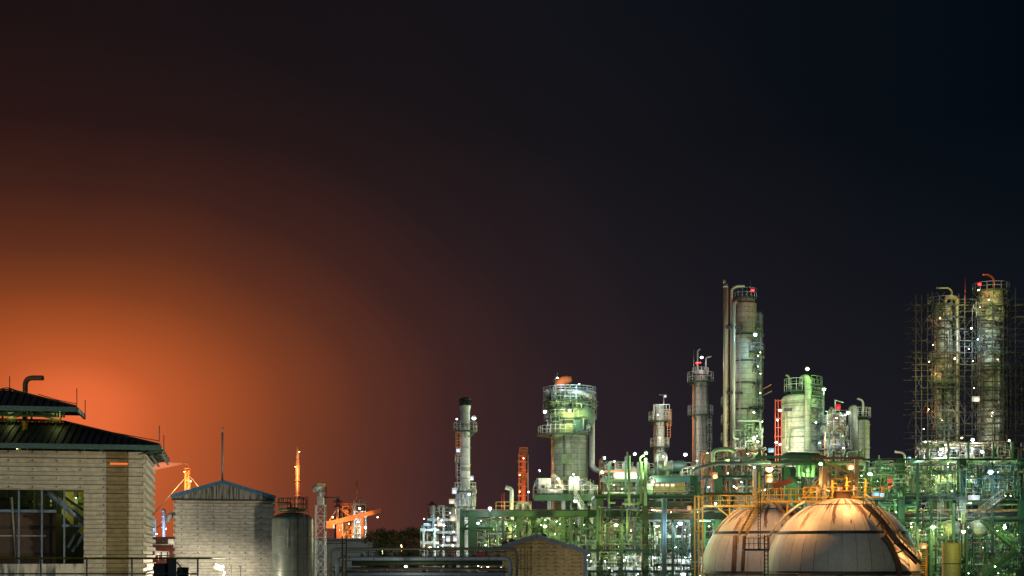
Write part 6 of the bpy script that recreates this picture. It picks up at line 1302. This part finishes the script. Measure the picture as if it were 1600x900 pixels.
# ------------------------------------------------------------------ ochre shed and the near pipe bridge
def ochre_shed():
    t = T('gabled_shed', 'ochre sheeted shed with grey gable roof and small roof cowls before the plant', 'building', 850, 120); p = t.p; k = t.k
    xl, xr, ax = p(748, 880), p(912, 880), p(838, 835); xx = p(785, 870)
    n = 70; mb = MB(); zr = p(912, 861).z; zl = p(762, 868).z; za = ax.z-.15
    f = lambda x: zl+(za-zl)*(x-xl.x)/(ax.x-xl.x) if x < ax.x else zr+(za-zr)*(xr.x-x)/(xr.x-ax.x)
    # rows of sheet, each cut to the slope
    pitch = .32; z = 0
    rows = int(za/pitch)+1
    for i in range(int(6/pitch), rows):
        z0 = i*pitch; z1 = min(z0+pitch, za)
        def xs(zv):
            a = xl.x if zv <= zl else xl.x+(zv-zl)/(za-zl)*(ax.x-xl.x); b = xr.x if zv <= zr else xr.x-(zv-zr)/(za-zr)*(xr.x-ax.x); return a, b
        a0, b0 = xs(z0); a1, b1 = xs(z1)
        if b0-a0 < .05: continue
        mb.add([(a0, -.02, z0), (b0, -.02, z0), (b1, -.02-.05, z1), (a1, -.02-.05, z1)], [(0, 1, 2, 3)]); mb.add([(a0, -.02, z0), (b0, -.02, z0), (b0, -.07, z0), (a0, -.07, z0)], [(3, 2, 1, 0)])
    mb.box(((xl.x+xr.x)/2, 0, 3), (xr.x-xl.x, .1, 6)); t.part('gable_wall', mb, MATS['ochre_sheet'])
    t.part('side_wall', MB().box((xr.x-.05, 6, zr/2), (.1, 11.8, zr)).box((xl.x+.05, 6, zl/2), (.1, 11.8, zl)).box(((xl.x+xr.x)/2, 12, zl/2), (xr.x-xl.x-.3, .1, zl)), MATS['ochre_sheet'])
    rf = MB(); nn = Vector((0, 0, .14))
    for a, b in (((xl.x-.8, zl-.18), (ax.x, za+.05)), ((ax.x, za+.05), (xr.x+.5, zr-.12))):
        q = [Vector((a[0], -.5, a[1])), Vector((b[0], -.5, b[1])), Vector((b[0], 12.5, b[1])), Vector((a[0], 12.5, a[1]))]
        rf.add(q+[v+nn for v in q], [(3, 2, 1, 0), (4, 5, 6, 7), (0, 1, 5, 4), (1, 2, 6, 5), (2, 3, 7, 6), (3, 0, 4, 7)])
    r = t.part('roof', rf, MATS['roof_sheet']); bb = MB().bar((xl.x-.8, -.56, zl-.2), (ax.x, -.56, za+.03), .1, .36).bar((ax.x, -.56, za+.03), (xr.x+.5, -.56, zr-.14), .1, .36); t.part('barge_board', bb, MATS['dark_blue_pipe'], r)
    t.part('corner_post', MB().box((xr.x+.12, -.2, zr/2), (.34, .34, zr-.1)), MATS['dark_blue_pipe'])
    for px in (789, 800, 849): a = p(px, 843, 6); t.part('roof_cowl', MB().lathe([(.22, 0), (.22, .35), (.30, .38), (.30, .55), (0, .68)], (a.x, 6, f(a.x)-.1), 14), MATS['rust_steel'], r)
ochre_shed()

def pipe_bridge():
    t = T('pipe_bridge', 'dark low bridge of parallel pipes crossing the foreground before the trees', 'pipe rack', 660, 95); p = t.p
    t.tube('pipe', [(516, 905, 0), (516, 858, 0), (808, 857.5, 0), (808, 905, 0)], 2.3, MATS['pipe_dark'], 12, 12)
    t.tube('pipe', [(527, 905, -.6), (527, 873, -.6), (797, 872.5, -.6), (797, 905, -.6)], 3.4, MATS['dark_blue_pipe'], 10, 12)
    t.tube('pipe', [(550, 880, .2), (785, 879.5, .2)], 4.0, MATS['dark_green_steel'], 6, 12); t.tube('pipe', [(540, 888, .6), (790, 888, .6)], 1.6, MATS['pipe_dark']); t.tube('pipe', [(540, 897, -.3), (790, 897, -.3)], 3.0, MATS['dark_blue_pipe'], 6, 12)
    t.tube('pipe', [(500, 893, .4), (524, 893, .4), (524, 905, .4)], 1.8, MATS['pipe_dark'])
    t.part('deck_beam', MB().box((p(660, 893).x, 1.6, p(660, 892).z), (p(800, 0).x-p(520, 0).x, .2, .3)), MATS['dark_steel'])
    for px in (539, 566, 611, 657, 703, 741, 779): a = p(px, 864, .9); t.part('post', MB().box((a.x, .9, a.z/2), (.22, .2, a.z)), MATS['dark_steel'])
    for px in (546, 584, 632, 680, 722, 764): t.tube('flange', [(px-.7, 872.7, -.6), (px+.7, 872.7, -.6)], 4.1, MATS['pipe_dark'])
    rb = MB(); railing(rb, [p(533, 868, 1.4), p(790, 868, 1.4)], .45, 1.9, .03); t.part('handrail', rb, MATS['dark_steel'])
    rng = random.Random(8)
    for i in range(26):
        x = rng.uniform(515, 800); y = rng.uniform(884, 902); w = rng.uniform(5, 30); t.part('small_line', MB().tube(fillet([p(x, y, .9), p(x+w, y, .9), p(x+w, y+rng.uniform(2, 10), .9)], .1), rng.uniform(.025, .07), 6), MATS[rng.choice(['grey_steel', 'pipe_green', 'pipe_dark', 'light_steel'])])
    s = T('antenna_pole', 'thin dark poles with a cross arm beside the siren mast', 'pole', 540, 92); q = s.p
    for px in (535, 541): s.part('pole', MB().tube([(q(px, 880).x, 0, 0), q(px, 838)], .045, 6), MATS['dark_steel'])
    s.part('cross_arm', MB().tube([q(509, 849), q(541, 849)], .035, 6), MATS['dark_steel'])
    f = T('valve_station', 'small dark valve station with red tipped rods before the ochre shed', 'valves', 823, 100); 
    for px in (806, 813, 820, 824, 830): f.tube('rod', [(px, 905), (px, 852+(px % 5)*2)], .6, MATS['pipe_dark'])
    for py in (857, 869, 876, 888): f.tube('rail', [(806, py), (832, py)], .7, MATS['orange_primer' if py != 888 else 'pipe_dark'])
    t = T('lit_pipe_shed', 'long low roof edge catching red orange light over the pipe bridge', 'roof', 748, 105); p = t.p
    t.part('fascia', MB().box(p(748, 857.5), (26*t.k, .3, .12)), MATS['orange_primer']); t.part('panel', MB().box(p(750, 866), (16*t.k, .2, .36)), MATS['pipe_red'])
    for px in (738, 760): a = p(px, 858, .2); t.part('post', MB().box((a.x, .2, a.z/2), (.12, .12, a.z)), MATS['dark_steel'])
pipe_bridge()
# ------------------------------------------------------------------ the lamps: visible ones, and some added to light the plant
L_ = [ # px, py, D, colour, watts, label, size, flat, pole, poledx
 (740.5, 653, 196, 'w', 700, 'big white flood lamp on the right of the stack ring platform', 2.6, 1, 0, 0),
 (714, 654.5, 197, 'w', 250, 'small white lamp on the left of the stack ring platform', 1.3, 1, 2, 0),
 (716, 704, 196, 'w', 350, 'flat white lamp over the stack ladder landing', 2.6, 2, 0, 0),
 (737, 747, 196, 'w', 500, 'white lamp low on the right side of the white stack', 2.3, 1.3, 0, 0),
 (710, 767, 196, 'w', 500, 'white lamp left of the stack base', 2.8, 1.2, 0, 0),
 (733, 772, 200, 'c', 400, 'bluish lamp behind the struts of the stack base', 1.6, 1, 0, 0),
 (706, 783.5, 204, 'n', 450, 'wide warm lamp on top of the stepped module', 3.4, 1.8, 0, 0),
 (708, 810, 204, 'n', 500, 'wide warm lamp at mid height of the stepped module', 3.4, 1.6, 0, 0),
 (667, 820, 204, 'c', 600, 'long bluish tube lamp at the left end of the plant', 4.4, 4, 0, 0),
 (687, 818, 204, 'n', 600, 'brightest warm lamp among the low left platforms', 3.0, 1.3, 0, 0),
 (700, 842, 203, 'w', 400, 'left white lamp of a pair over the pipe bridge', 2.6, 1.2, 0, 0),
 (711, 842, 203, 'w', 400, 'right white lamp of a pair over the pipe bridge', 2.4, 1.2, 0, 0),
 (672, 855, 200, 'o', 500, 'small orange lamp left over the pipe bridge', 1.6, 1, 0, 0),
 (765.5, 794, 197, 'w', 400, 'starry white pole lamp standing over the green beam', 2.2, 1, 6, 0),
 (747, 817, 206, 'c', 600, 'bluish lamp behind the thick green column', 1.8, 1, 0, 0),
 (783, 830, 205, 'y', 900, 'yellow green lamp left behind the ochre shed roof', 1.4, 1, 0, 0),
 (851.5, 822, 196, 'y', 1500, 'yellow green lamp above the ochre shed ridge', 2.0, 1, 3, 0),
 (806, 822, 207, 'y', 1000, 'yellow green lamp left of the ochre shed ridge', 1.0, 1, 0, 0),
 (882, 842, 206, 'y', 1000, 'yellow lamp over the right slope of the ochre shed', 1.2, 1, 0, 0),
 (826, 768.5, 205, 'w', 350, 'small bent white pole lamp beside the red lit column', 1.2, 1, 2, 1),
 (818, 716, 228, 'o', 700, 'orange lamp on the red lit column head', .8, 1, 0, 0),
 (812, 742, 228, 'o', 900, 'orange lamp halfway down the red lit column', .8, 1, 0, 0),
 (812, 768, 228, 'o', 900, 'lowest orange lamp on the red lit column', .8, 1, 0, 0),
 (851.5, 643, 213, 'w', 900, 'starry white lamp at the left of the fattest tower head', 2.2, 1, 0, 0),
 (890, 641, 214.8, 'y', 900, 'yellow green lamp in the middle of the fattest tower head', 1.7, 1, 0, 0),
 (871, 590, 216, 'w', 300, 'small white lamp on the davit over the fattest tower', 1.2, 1, 0, 0),
 (905, 600, 213.5, 'c', 800, 'bluish lamp among the upper rails of the fattest tower', .9, 1, 0, 0),
 (872, 748, 211, 'n', 450, 'warm lamp at the foot of the fattest tower', 1.6, 1, 0, 0),
 (899, 782.5, 208, 'w', 500, 'white lamp under the service deck stair', 2.4, 1, 0, 0),
 (843, 735, 214, 'w', 200, 'small white pole lamp over the white cabin', 1.0, 1, 3, 0),
 (896, 741, 211, 'w', 200, 'small white lamp in front of the fattest tower shell', 1.0, 1, 2, 0),
 (941, 737, 206, 'y', 1400, 'starry yellow lamp on the bend of the thick overhead pipe', 2.2, 1, 0, 0),
 (944.5, 716, 210, 'w', 600, 'white lamp over the red lit risers', 1.6, 1.4, 0, 0),
 (962.5, 820, 194, 'y', 1300, 'yellow white lamp under the green beam right of the fattest tower', 2.4, 1, 0, 0),
 (992, 709, 209, 'w', 900, 'white lamp over the bottle shaped vessel', 2.0, 1, 1.5, 0),
 (1009.5, 707.5, 196, 'g', 1100, 'green starred lamp left of the fat horizontal drum', 2.2, 1, 0, 0),
 (1020, 752, 203, 'n', 900, 'wide warm lamp under the teal deck', 2.8, 1.7, 0, 0),
 (1071, 710, 202, 'w', 900, 'starry white pole lamp behind the fat horizontal drum', 2.3, 1, 3, 0),
 (1004, 792, 202, 'w', 300, 'small white lamp under the deck of the tall green rack', 1.0, 1, 0, 0),
 (1077, 793.5, 197.2, 'o', 260, 'orange lamp under the thick dark deck', 2.6, 1.6, 0, 0),
 (1026, 822, 203, 'g', 900, 'green white lamp left of the bluish white equipment', 1.6, 1, 0, 0),
 (1063, 817, 195, 'c', 1000, 'brightest bluish white lamp below the thick dark deck', 3.2, 1, 0, 0),
 (1031, 834, 203, 'n', 550, 'warm lamp among the bluish white equipment', 2.0, 1.3, 0, 0),
 (1056, 855, 203, 'w', 700, 'small lamp right over the teal beam', 1.2, 1, 0, 0),
 (1078, 836, 203, 'w', 600, 'small white lamp left of the smaller sphere', 1.0, 1, 0, 0),
 (1002, 873.5, 199, 'n', 450, 'warm lamp under the teal beam, centre', 1.9, 1.3, 0, 0),
 (1022, 871, 199, 'w', 400, 'white lamp under the teal beam right of centre', 1.9, 1, 0, 0),
 (1069, 871.5, 199, 'w', 400, 'white lamp under the teal beam near the smaller sphere', 2.0, 1, 0, 0),
 (1068, 897, 199, 'w', 600, 'big white lamp at the very bottom edge left of the spheres', 3.2, 1, 0, 0),
 (975, 875, 199, 'w', 500, 'small white swan neck lamp right of the ochre shed corner', 1.3, 1, 3, 1),
 (917, 875, 199, 'w', 400, 'small white lamp at the ochre shed corner', 1.2, 1, 2, 0),
 (1095, 899, 199, 'w', 700, 'low white lamp at the left foot of the smaller sphere', 1.4, 1, 0, 0),
 (1117, 743, 177, 'o', 2600, 'orange starred lamp left of the crossing pipe', 3.2, 1.25, 5, 0),
 (1118, 786.5, 170, 'w', 260, 'small white lamp inside the lower yellow walkway', 1.6, 1, 0, 0),
 (1039.5, 619, 236, 'w', 350, 'white lamp on the davit of the short column', 1.5, 1.3, 0, 0),
 (1028, 648, 234, 'n', 900, 'warm lamp inside the head frame of the short column', .9, 1, 0, 0),
 (1031, 684, 235, 'n', 700, 'warm lamp between the two rings of the short column', .8, 1, 0, 0),
 (1096.5, 558, 236, 'w', 500, 'white lamp between the top pipes of the slender column', 1.7, 1, 3, 0),
 (1089, 567, 235, 'r', 120, 'left red warning lamp on the slender column', 1.7, 1, 0, 0),
 (1094, 566.5, 235, 'r', 80, 'right red warning lamp on the slender column', 1.4, 1, 0, 0),
 (1176, 453, 230, 'r', 110, 'red warning lamp on the tallest column', 2.4, 1, 2, 0),
 (1180, 522.5, 229, 'c', 900, 'starry bluish lamp high on the right of the tallest column', 2.3, 1, 0, 0),
 (1178, 684, 226, 'n', 1300, 'warm bright lamp low on the right of the tallest column', 2.4, 1, 0, 0),
 (1184, 690, 226, 'n', 500, 'second warm lamp low on the right of the tallest column', 1.6, 1, 0, 0),
 (1178, 644, 227, 'g', 500, 'green lamp halfway down the right of the tallest column', 1.5, 1, 0, 0),
 (1150, 705, 224, 'w', 1000, 'white lamp at the foot of the tallest column', 1.2, 1, 0, 0),
 (1165, 712, 222, 'w', 1200, 'white lamp right at the foot of the tallest column', 1.2, 1, 0, 0),
 (1205, 703.5, 222, 'c', 700, 'slanting bluish lamp between tallest column and domed vessel', 3.4, 2, 0, 0),
 (1202, 732, 163.5, 'o', 2700, 'upper and brighter one of the twin orange sphere lamps', 4.6, 1, 0, 0),
 (1202, 748, 163, 'o', 2300, 'lower one of the twin orange sphere lamps', 4.0, 1.25, 4, 0),
 (1178.5, 730, 174, 'w', 120, 'small white lamp on the cap of the cream steel post', 1.4, 1, 0, 0),
 (1261.5, 576, 226, 'g', 500, 'green starred lamp on top of the wide domed vessel', 2.4, 1, 3.4, 0),
 (1287.5, 608, 225, 'g', 600, 'green starred lamp on a pole right of the wide domed vessel', 2.4, 1, 9, .5),
 (1219, 641, 224, 'n', 450, 'uppermost warm lamp in the red lit ladder frame', 1.8, 1, 0, 0),
 (1215, 656, 224, 'n', 450, 'second warm lamp in the red lit ladder frame', 1.5, 1, 0, 0),
 (1213, 691, 224, 'n', 450, 'left low warm lamp in the red lit ladder frame', 1.7, 1, 0, 0),
 (1219, 694, 224, 'n', 450, 'right low warm lamp in the red lit ladder frame', 1.5, 1, 0, 0),
 (1275, 660, 222, 'c', 900, 'bluish lamp on the right flank of the wide domed vessel', 1.4, 1, 0, 0),
 (1281, 692, 220, 'w', 700, 'small white lamp between domed vessel and stained column', 1.0, 1, 0, 0),
 (1250, 700, 219, 'g', 450, 'green lamp in front of the foot of the wide domed vessel', 1.0, 1, 0, 0),
 (1230, 699, 219, 'y', 800, 'yellow lamp at the left foot of the wide domed vessel', .9, 1, 0, 0),
 (1282.5, 724.5, 198, 'g', 700, 'yellow green lamp on the left top of the steel portal', 2.4, 1, 0, 0),
 (1262, 735, 202, 'g', 550, 'green lamp over the cone hoppers', 2.0, 1.3, 0, 0),
 (1309.5, 635.5, 220, 'r', 500, 'red warning lamp on the stained column', 2.6, 1.2, 0, 0),
 (1307, 653, 220, 'n', 500, 'warm lamp on the head of the stained column', 1.0, 1, 0, 0),
 (1325, 644.5, 226, 'w', 700, 'white lamp at the head of the right vessel', 2.0, 1, 0, 0),
 (1318, 700, 219, 'w', 600, 'small white lamp at the left foot of the right vessel', 1.0, 1, 0, 0),
 (1329, 729, 161.5, 'o', 3500, 'orange lamp under the portal beam over the front sphere', 3.6, 1.4, 3, 0),
 (1333, 752, 190, 'n', 500, 'small warm white lamp inside the steel portal', 1.6, 1, 0, 0),
 (1359, 740, 195, 'g', 1500, 'green starred lamp right of the steel portal', 2.6, 1, 3, 0),
 (1390, 750.5, 203, 'r', 900, 'red orange glowing lamp on the red lit post', 3.0, 1.4, 3, 0),
 (1369, 771.5, 196, 'c', 700, 'left and longer of two bluish tube lamps on the teal deck edge', 4.4, 2.4, 0, 0),
 (1378, 773.5, 196, 'c', 500, 'right and shorter of two bluish tube lamps on the teal deck edge', 3.0, 2, 0, 0),
 (1421, 716, 205, 'c', 300, 'slanting bluish lamp right of the swan neck vent on the rack', 2.0, 2, 0, 0),
 (1458, 742, 204, 'y', 1000, 'yellow lamp between the two thick rack columns', 1.9, 1, 0, 0),
 (1432, 743, 206, 'g', 700, 'tiny green lamp right of the thick green rack column', .9, 1, 0, 0),
 (1483, 740, 206, 'g', 900, 'small green lamp left of the round vessel end', .9, 1, 0, 0),
 (1548, 737, 194, 'c', 2200, 'blue white starred twin pole lamp on the right deck', 3.2, 1, 4, 0),
 (1522, 777.5, 196, 'w', 1200, 'wide white lamp hanging under the right deck edge', 6.5, 3.6, 0, 0),
 (1470, 702, 233, 'w', 3000, 'white lamp at the foot of the left scaffolded column', 1.6, 1, 0, 0),
 (1520, 687, 232, 'w', 1300, 'white lamp at the foot of the scaffold gap', 2.2, 1, 0, 0),
 (1534.5, 705.5, 215, 'c', 700, 'small bluish pole lamp at the foot of the right scaffolded column', 2.0, 1, 2, 0),
 (1446, 690, 218, 'y', 900, 'added yellow green lamp at the left foot of the scaffolds', 1.3, 1, 0, 0),  # yellow green lamps added here to light the scaffolded columns
 (1503, 684, 218, 'y', 900, 'added yellow green lamp between the feet of the scaffolded columns', 1.2, 1, 0, 0),
 (1577, 688, 218, 'y', 900, 'added yellow green lamp at the right foot of the scaffolds', 1.3, 1, 0, 0),
 (1492, 560, 226, 'y', 2600, 'added yellow green lamp halfway up before the scaffold gap', .9, 1, 0, 0),  # added to light the columns from in front
 (1525, 623.5, 231, 'n', 1600, 'wide warm lamp halfway up between the scaffolded columns', 4.0, 2, 3, 0),
 (1518, 512.5, 234, 'w', 1100, 'white lamp high between the scaffolded columns', 1.2, 1, 0, 0),
 (1528, 530, 234, 'c', 1400, 'bluish lamp high at the left flank of the right scaffolded column', 1.0, 1, 0, 0),
 (1530.5, 443.5, 234, 'r', 500, 'red warning lamp on the right scaffolded column', 2.3, 1, 2, 0),
 (1529, 453, 233, 'y', 700, 'yellow green lamp under the red one on the right scaffolded column', 1.1, 1, 0, 0),
 (1545, 468, 233, 'y', 800, 'yellow green lamp before the head of the right scaffolded column', .8, 1, 0, 0),
 (1452, 565, 233, 'o', 350, 'small orange lamp left of the left scaffolded column', .8, 1, 0, 0),
 (1514, 545, 233, 'o', 400, 'small orange lamp between the scaffolded columns', .9, 1, 0, 0),
 (1458, 823, 194, 'y', 1800, 'yellow starred lamp behind the front sphere stair', 2.8, 1, 2, 0),
 (1458, 841, 204, 'w', 900, 'white glow lamp below the yellow starred one', 1.6, 1, 0, 0),
 (1505.5, 830, 136, 'y', 330, 'starry white pole lamp over the ochre tank', 2.6, 1, 4, 0),
 (1515, 823.5, 200, 'y', 1300, 'yellow white lamp left of the domed green vessel', 2.2, 1, 0, 0),
 (1570, 823.5, 184, 'g', 1600, 'green starred lamp under the lower stair', 2.2, 1, 4, 0),
 (1519, 841, 202, 'c', 700, 'bluish tube lamp under the domed green vessels', 2.6, 2.4, 0, 0),
 (1537, 856, 204, 'w', 900, 'white window lamp over the grey deck edge', 1.4, 1, 0, 0),
 (1424, 823, 204, 'g', 900, 'green lamp left of the yellow starred one', 1.2, 1, 0, 0),
 (1590, 835, 204, 'y', 900, 'yellow lamp at the right edge over the grey deck', 1.2, 1, 0, 0),
 (1443, 853, 158, 'o', 900, 'orange flood lamp over the yellow stair at the front sphere foot', 3.4, 1.5, 3.5, .5),
 (1400, 800, 204, 'g', 900, 'green lamp beside the front sphere stair', .9, 1, 0, 0),
 (1555, 885, 170, 'g', 350, 'green lamp low at the bottom right', 1.0, 1, 0, 0),
 (1455, 890, 200, 'w', 700, 'white lamp low behind the yellow stair', 1.0, 1, 0, 0),
 (1590, 755, 206, 'g', 700, 'green lamp at the right edge over the rack deck', .9, 1, 0, 0),
 (1195, 765, 206, 'n', 900, 'warm lamp behind the higher yellow bridge', .9, 1, 0, 0),
 (1147, 760, 206, 'w', 1000, 'white lamp among the valves below the tallest column', 1.1, 1, 0, 0),
 (1108, 822, 202, 'g', 700, 'green lamp left of the smaller sphere shoulder', .9, 1, 0, 0),
 (20, 645, 72, 'y', 7, 'left yellow lamp between the two roofs of the boiler house', .6, 1, 0, 0),
 (92, 643, 72.3, 'y', 6, 'right yellow lamp between the two roofs of the boiler house', .5, 1, 0, 0),
 (26, 701, 73, 'y', 60, 'left yellow lamp under the lower roof of the boiler house', .5, 1, 0, 0),
 (150, 701, 73, 'y', 60, 'right yellow lamp under the lower roof of the boiler house', .5, 1, 0, 0),
 (76, 776, 74.5, 'y', 30, 'yellow lamp inside the opening of the boiler house', .7, 1, 0, 0),
 (118, 778, 74.0, 'y', 18, 'yellow lamp deep in the right of the boiler house opening', .5, 1, 0, 0),
 (634, 885.5, 93, 'n', 90, 'small warm lamp among the foreground bridge pipes', 1.9, 1.8, 0, 0),
]
for a in L_: lamp(a[0], a[1], a[2], a[3], a[4]*LAMPK*(1.25 if a[3] in 'gy' and a[2] > 150 else 1)*(1.1 if a[1] < 716 and a[2] > 180 else 1), a[5], a[6], a[7], a[8], a[9])
rs = random.Random(99)
for x0, x1, y0, y1, D, n, kinds, sz, w, lab, grp in (
    (1012, 1182, 791, 801, 201, 16, 'nwno', .75, 60, 'tiny lamp in the long row under the thick dark deck', 'tiny lamps under the thick dark deck'),
    (916, 1100, 864, 898, 200, 16, 'wwnc', .9, 130, 'small lamp among the low blue white platforms left of the spheres', 'small lamps on the low platforms'),
    (1415, 1600, 815, 896, 203, 26, 'gywgn', .9, 160, 'small lamp in the low pipework of the right rack', 'small lamps in the low right pipework'),
    (744, 935, 811, 858, 205, 18, 'yygy', .8, 160, 'small yellow green lamp in the pipework behind the ochre shed', 'small lamps behind the ochre shed'),
    (640, 792, 883, 895, 97.5, 12, 'nocn', .8, 4, 'tiny lamp glinting between the foreground bridge pipes', 'tiny lamps between the bridge pipes'),
    (1094, 1196, 706, 784, 211, 14, 'nwoy', .9, 160, 'small lamp in the pipework left of the twin orange lamps', 'small lamps below the tallest column'),
    (1345, 1600, 722, 776, 205, 24, 'gywg', .8, 140, 'small lamp in the upper pipework of the right rack', 'small lamps in the upper right pipework'),
    (662, 722, 798, 866, 208, 14, 'wnwc', .9, 110, 'small lamp on the stepped module left of the white stack', 'small lamps on the stepped module'),
    (940, 1090, 706, 772, 209, 14, 'nwy', .8, 120, 'small lamp in the deck pipework around the fat horizontal drum', 'small lamps on the middle deck'),
    (940, 1090, 812, 860, 204, 14, 'wngc', .9, 130, 'small lamp in the pipework under the tall green rack', 'small lamps under the tall green rack'),
    (1432, 1580, 470, 690, 236, 12, 'onoy', .7, 130, 'tiny warm lamp on a scaffold level', 'tiny lamps on the scaffolds'),
    (1182, 1194, 500, 700, 231, 7, 'ygwn', .7, 90, 'tiny lamp on the right side platforms of the tallest column', 'tiny lamps on the tallest column')):
    for i in range(n): lamp(rs.uniform(x0, x1), rs.uniform(y0, y1), D+rs.uniform(-1, 1), rs.choice(kinds), w*rs.uniform(.5, 1.5) if i % 2 else 0, lab, sz*rs.uniform(.8, 1.3), 1, 0, 0, group=grp)
# flood lamps of the yard in front: the bright bar before the cream shed, and unseen fittings added to light the near buildings
def flood(px, py, D, kind, watts, label, ang=None):
    t = lamp(px, py, D, kind, watts, label, 8.5, 3.3, pole=14, poledx=8, name='flood_lamp', cat='lamp'); t.e.rotation_euler = (0, R(17), 0); return t
f_ = flood(343, 887, 88, 'n', 1300, 'bright slanting tube lamp in front of the cream shed')
p_ = T('thin_posts', 'two thin dark posts before the cream shed wall', 'posts', 368, 88)
for px, a in ((361, 882), (376, 885)): p_.tube('post', [(px, 960), (px, a)], .6, MATS['dark_steel'])
p_.tube('cross_bar', [(370, 885), (376, 885)], .6, MATS['dark_steel'])
def added_yard_lamp(x, y, z, watts, colour, label, spot=None):
    t = T('added_yard_lamp', label, 'lamp', 800, y); t.e.location = (x, y, 0)
    t.part('pole', MB().tube([(0, 0, 0), (0, 0, z)], .09, 8), MATS['galvanised']); t.part('housing', MB().box((0, 0, z+.12), (.6, .4, .14)), MATS['grey_steel']); t.part('bulb', MB().box((0, 0, z+.02), (.5, .3, .06)), MATS['bulb_'+colour])
    l = bpy.data.lights.new('lamp_light', 'POINT'); l.energy = watts; l.color = LC[colour]; l.shadow_soft_size = .35
    o = bpy.data.objects.new('lamp_light', l); col.objects.link(o); o.parent = t.e; o.location = (0, 0, z-.4)
for x, y, z, w, c, lab in YARD_FILL: added_yard_lamp(x, y, z, w, c, lab)
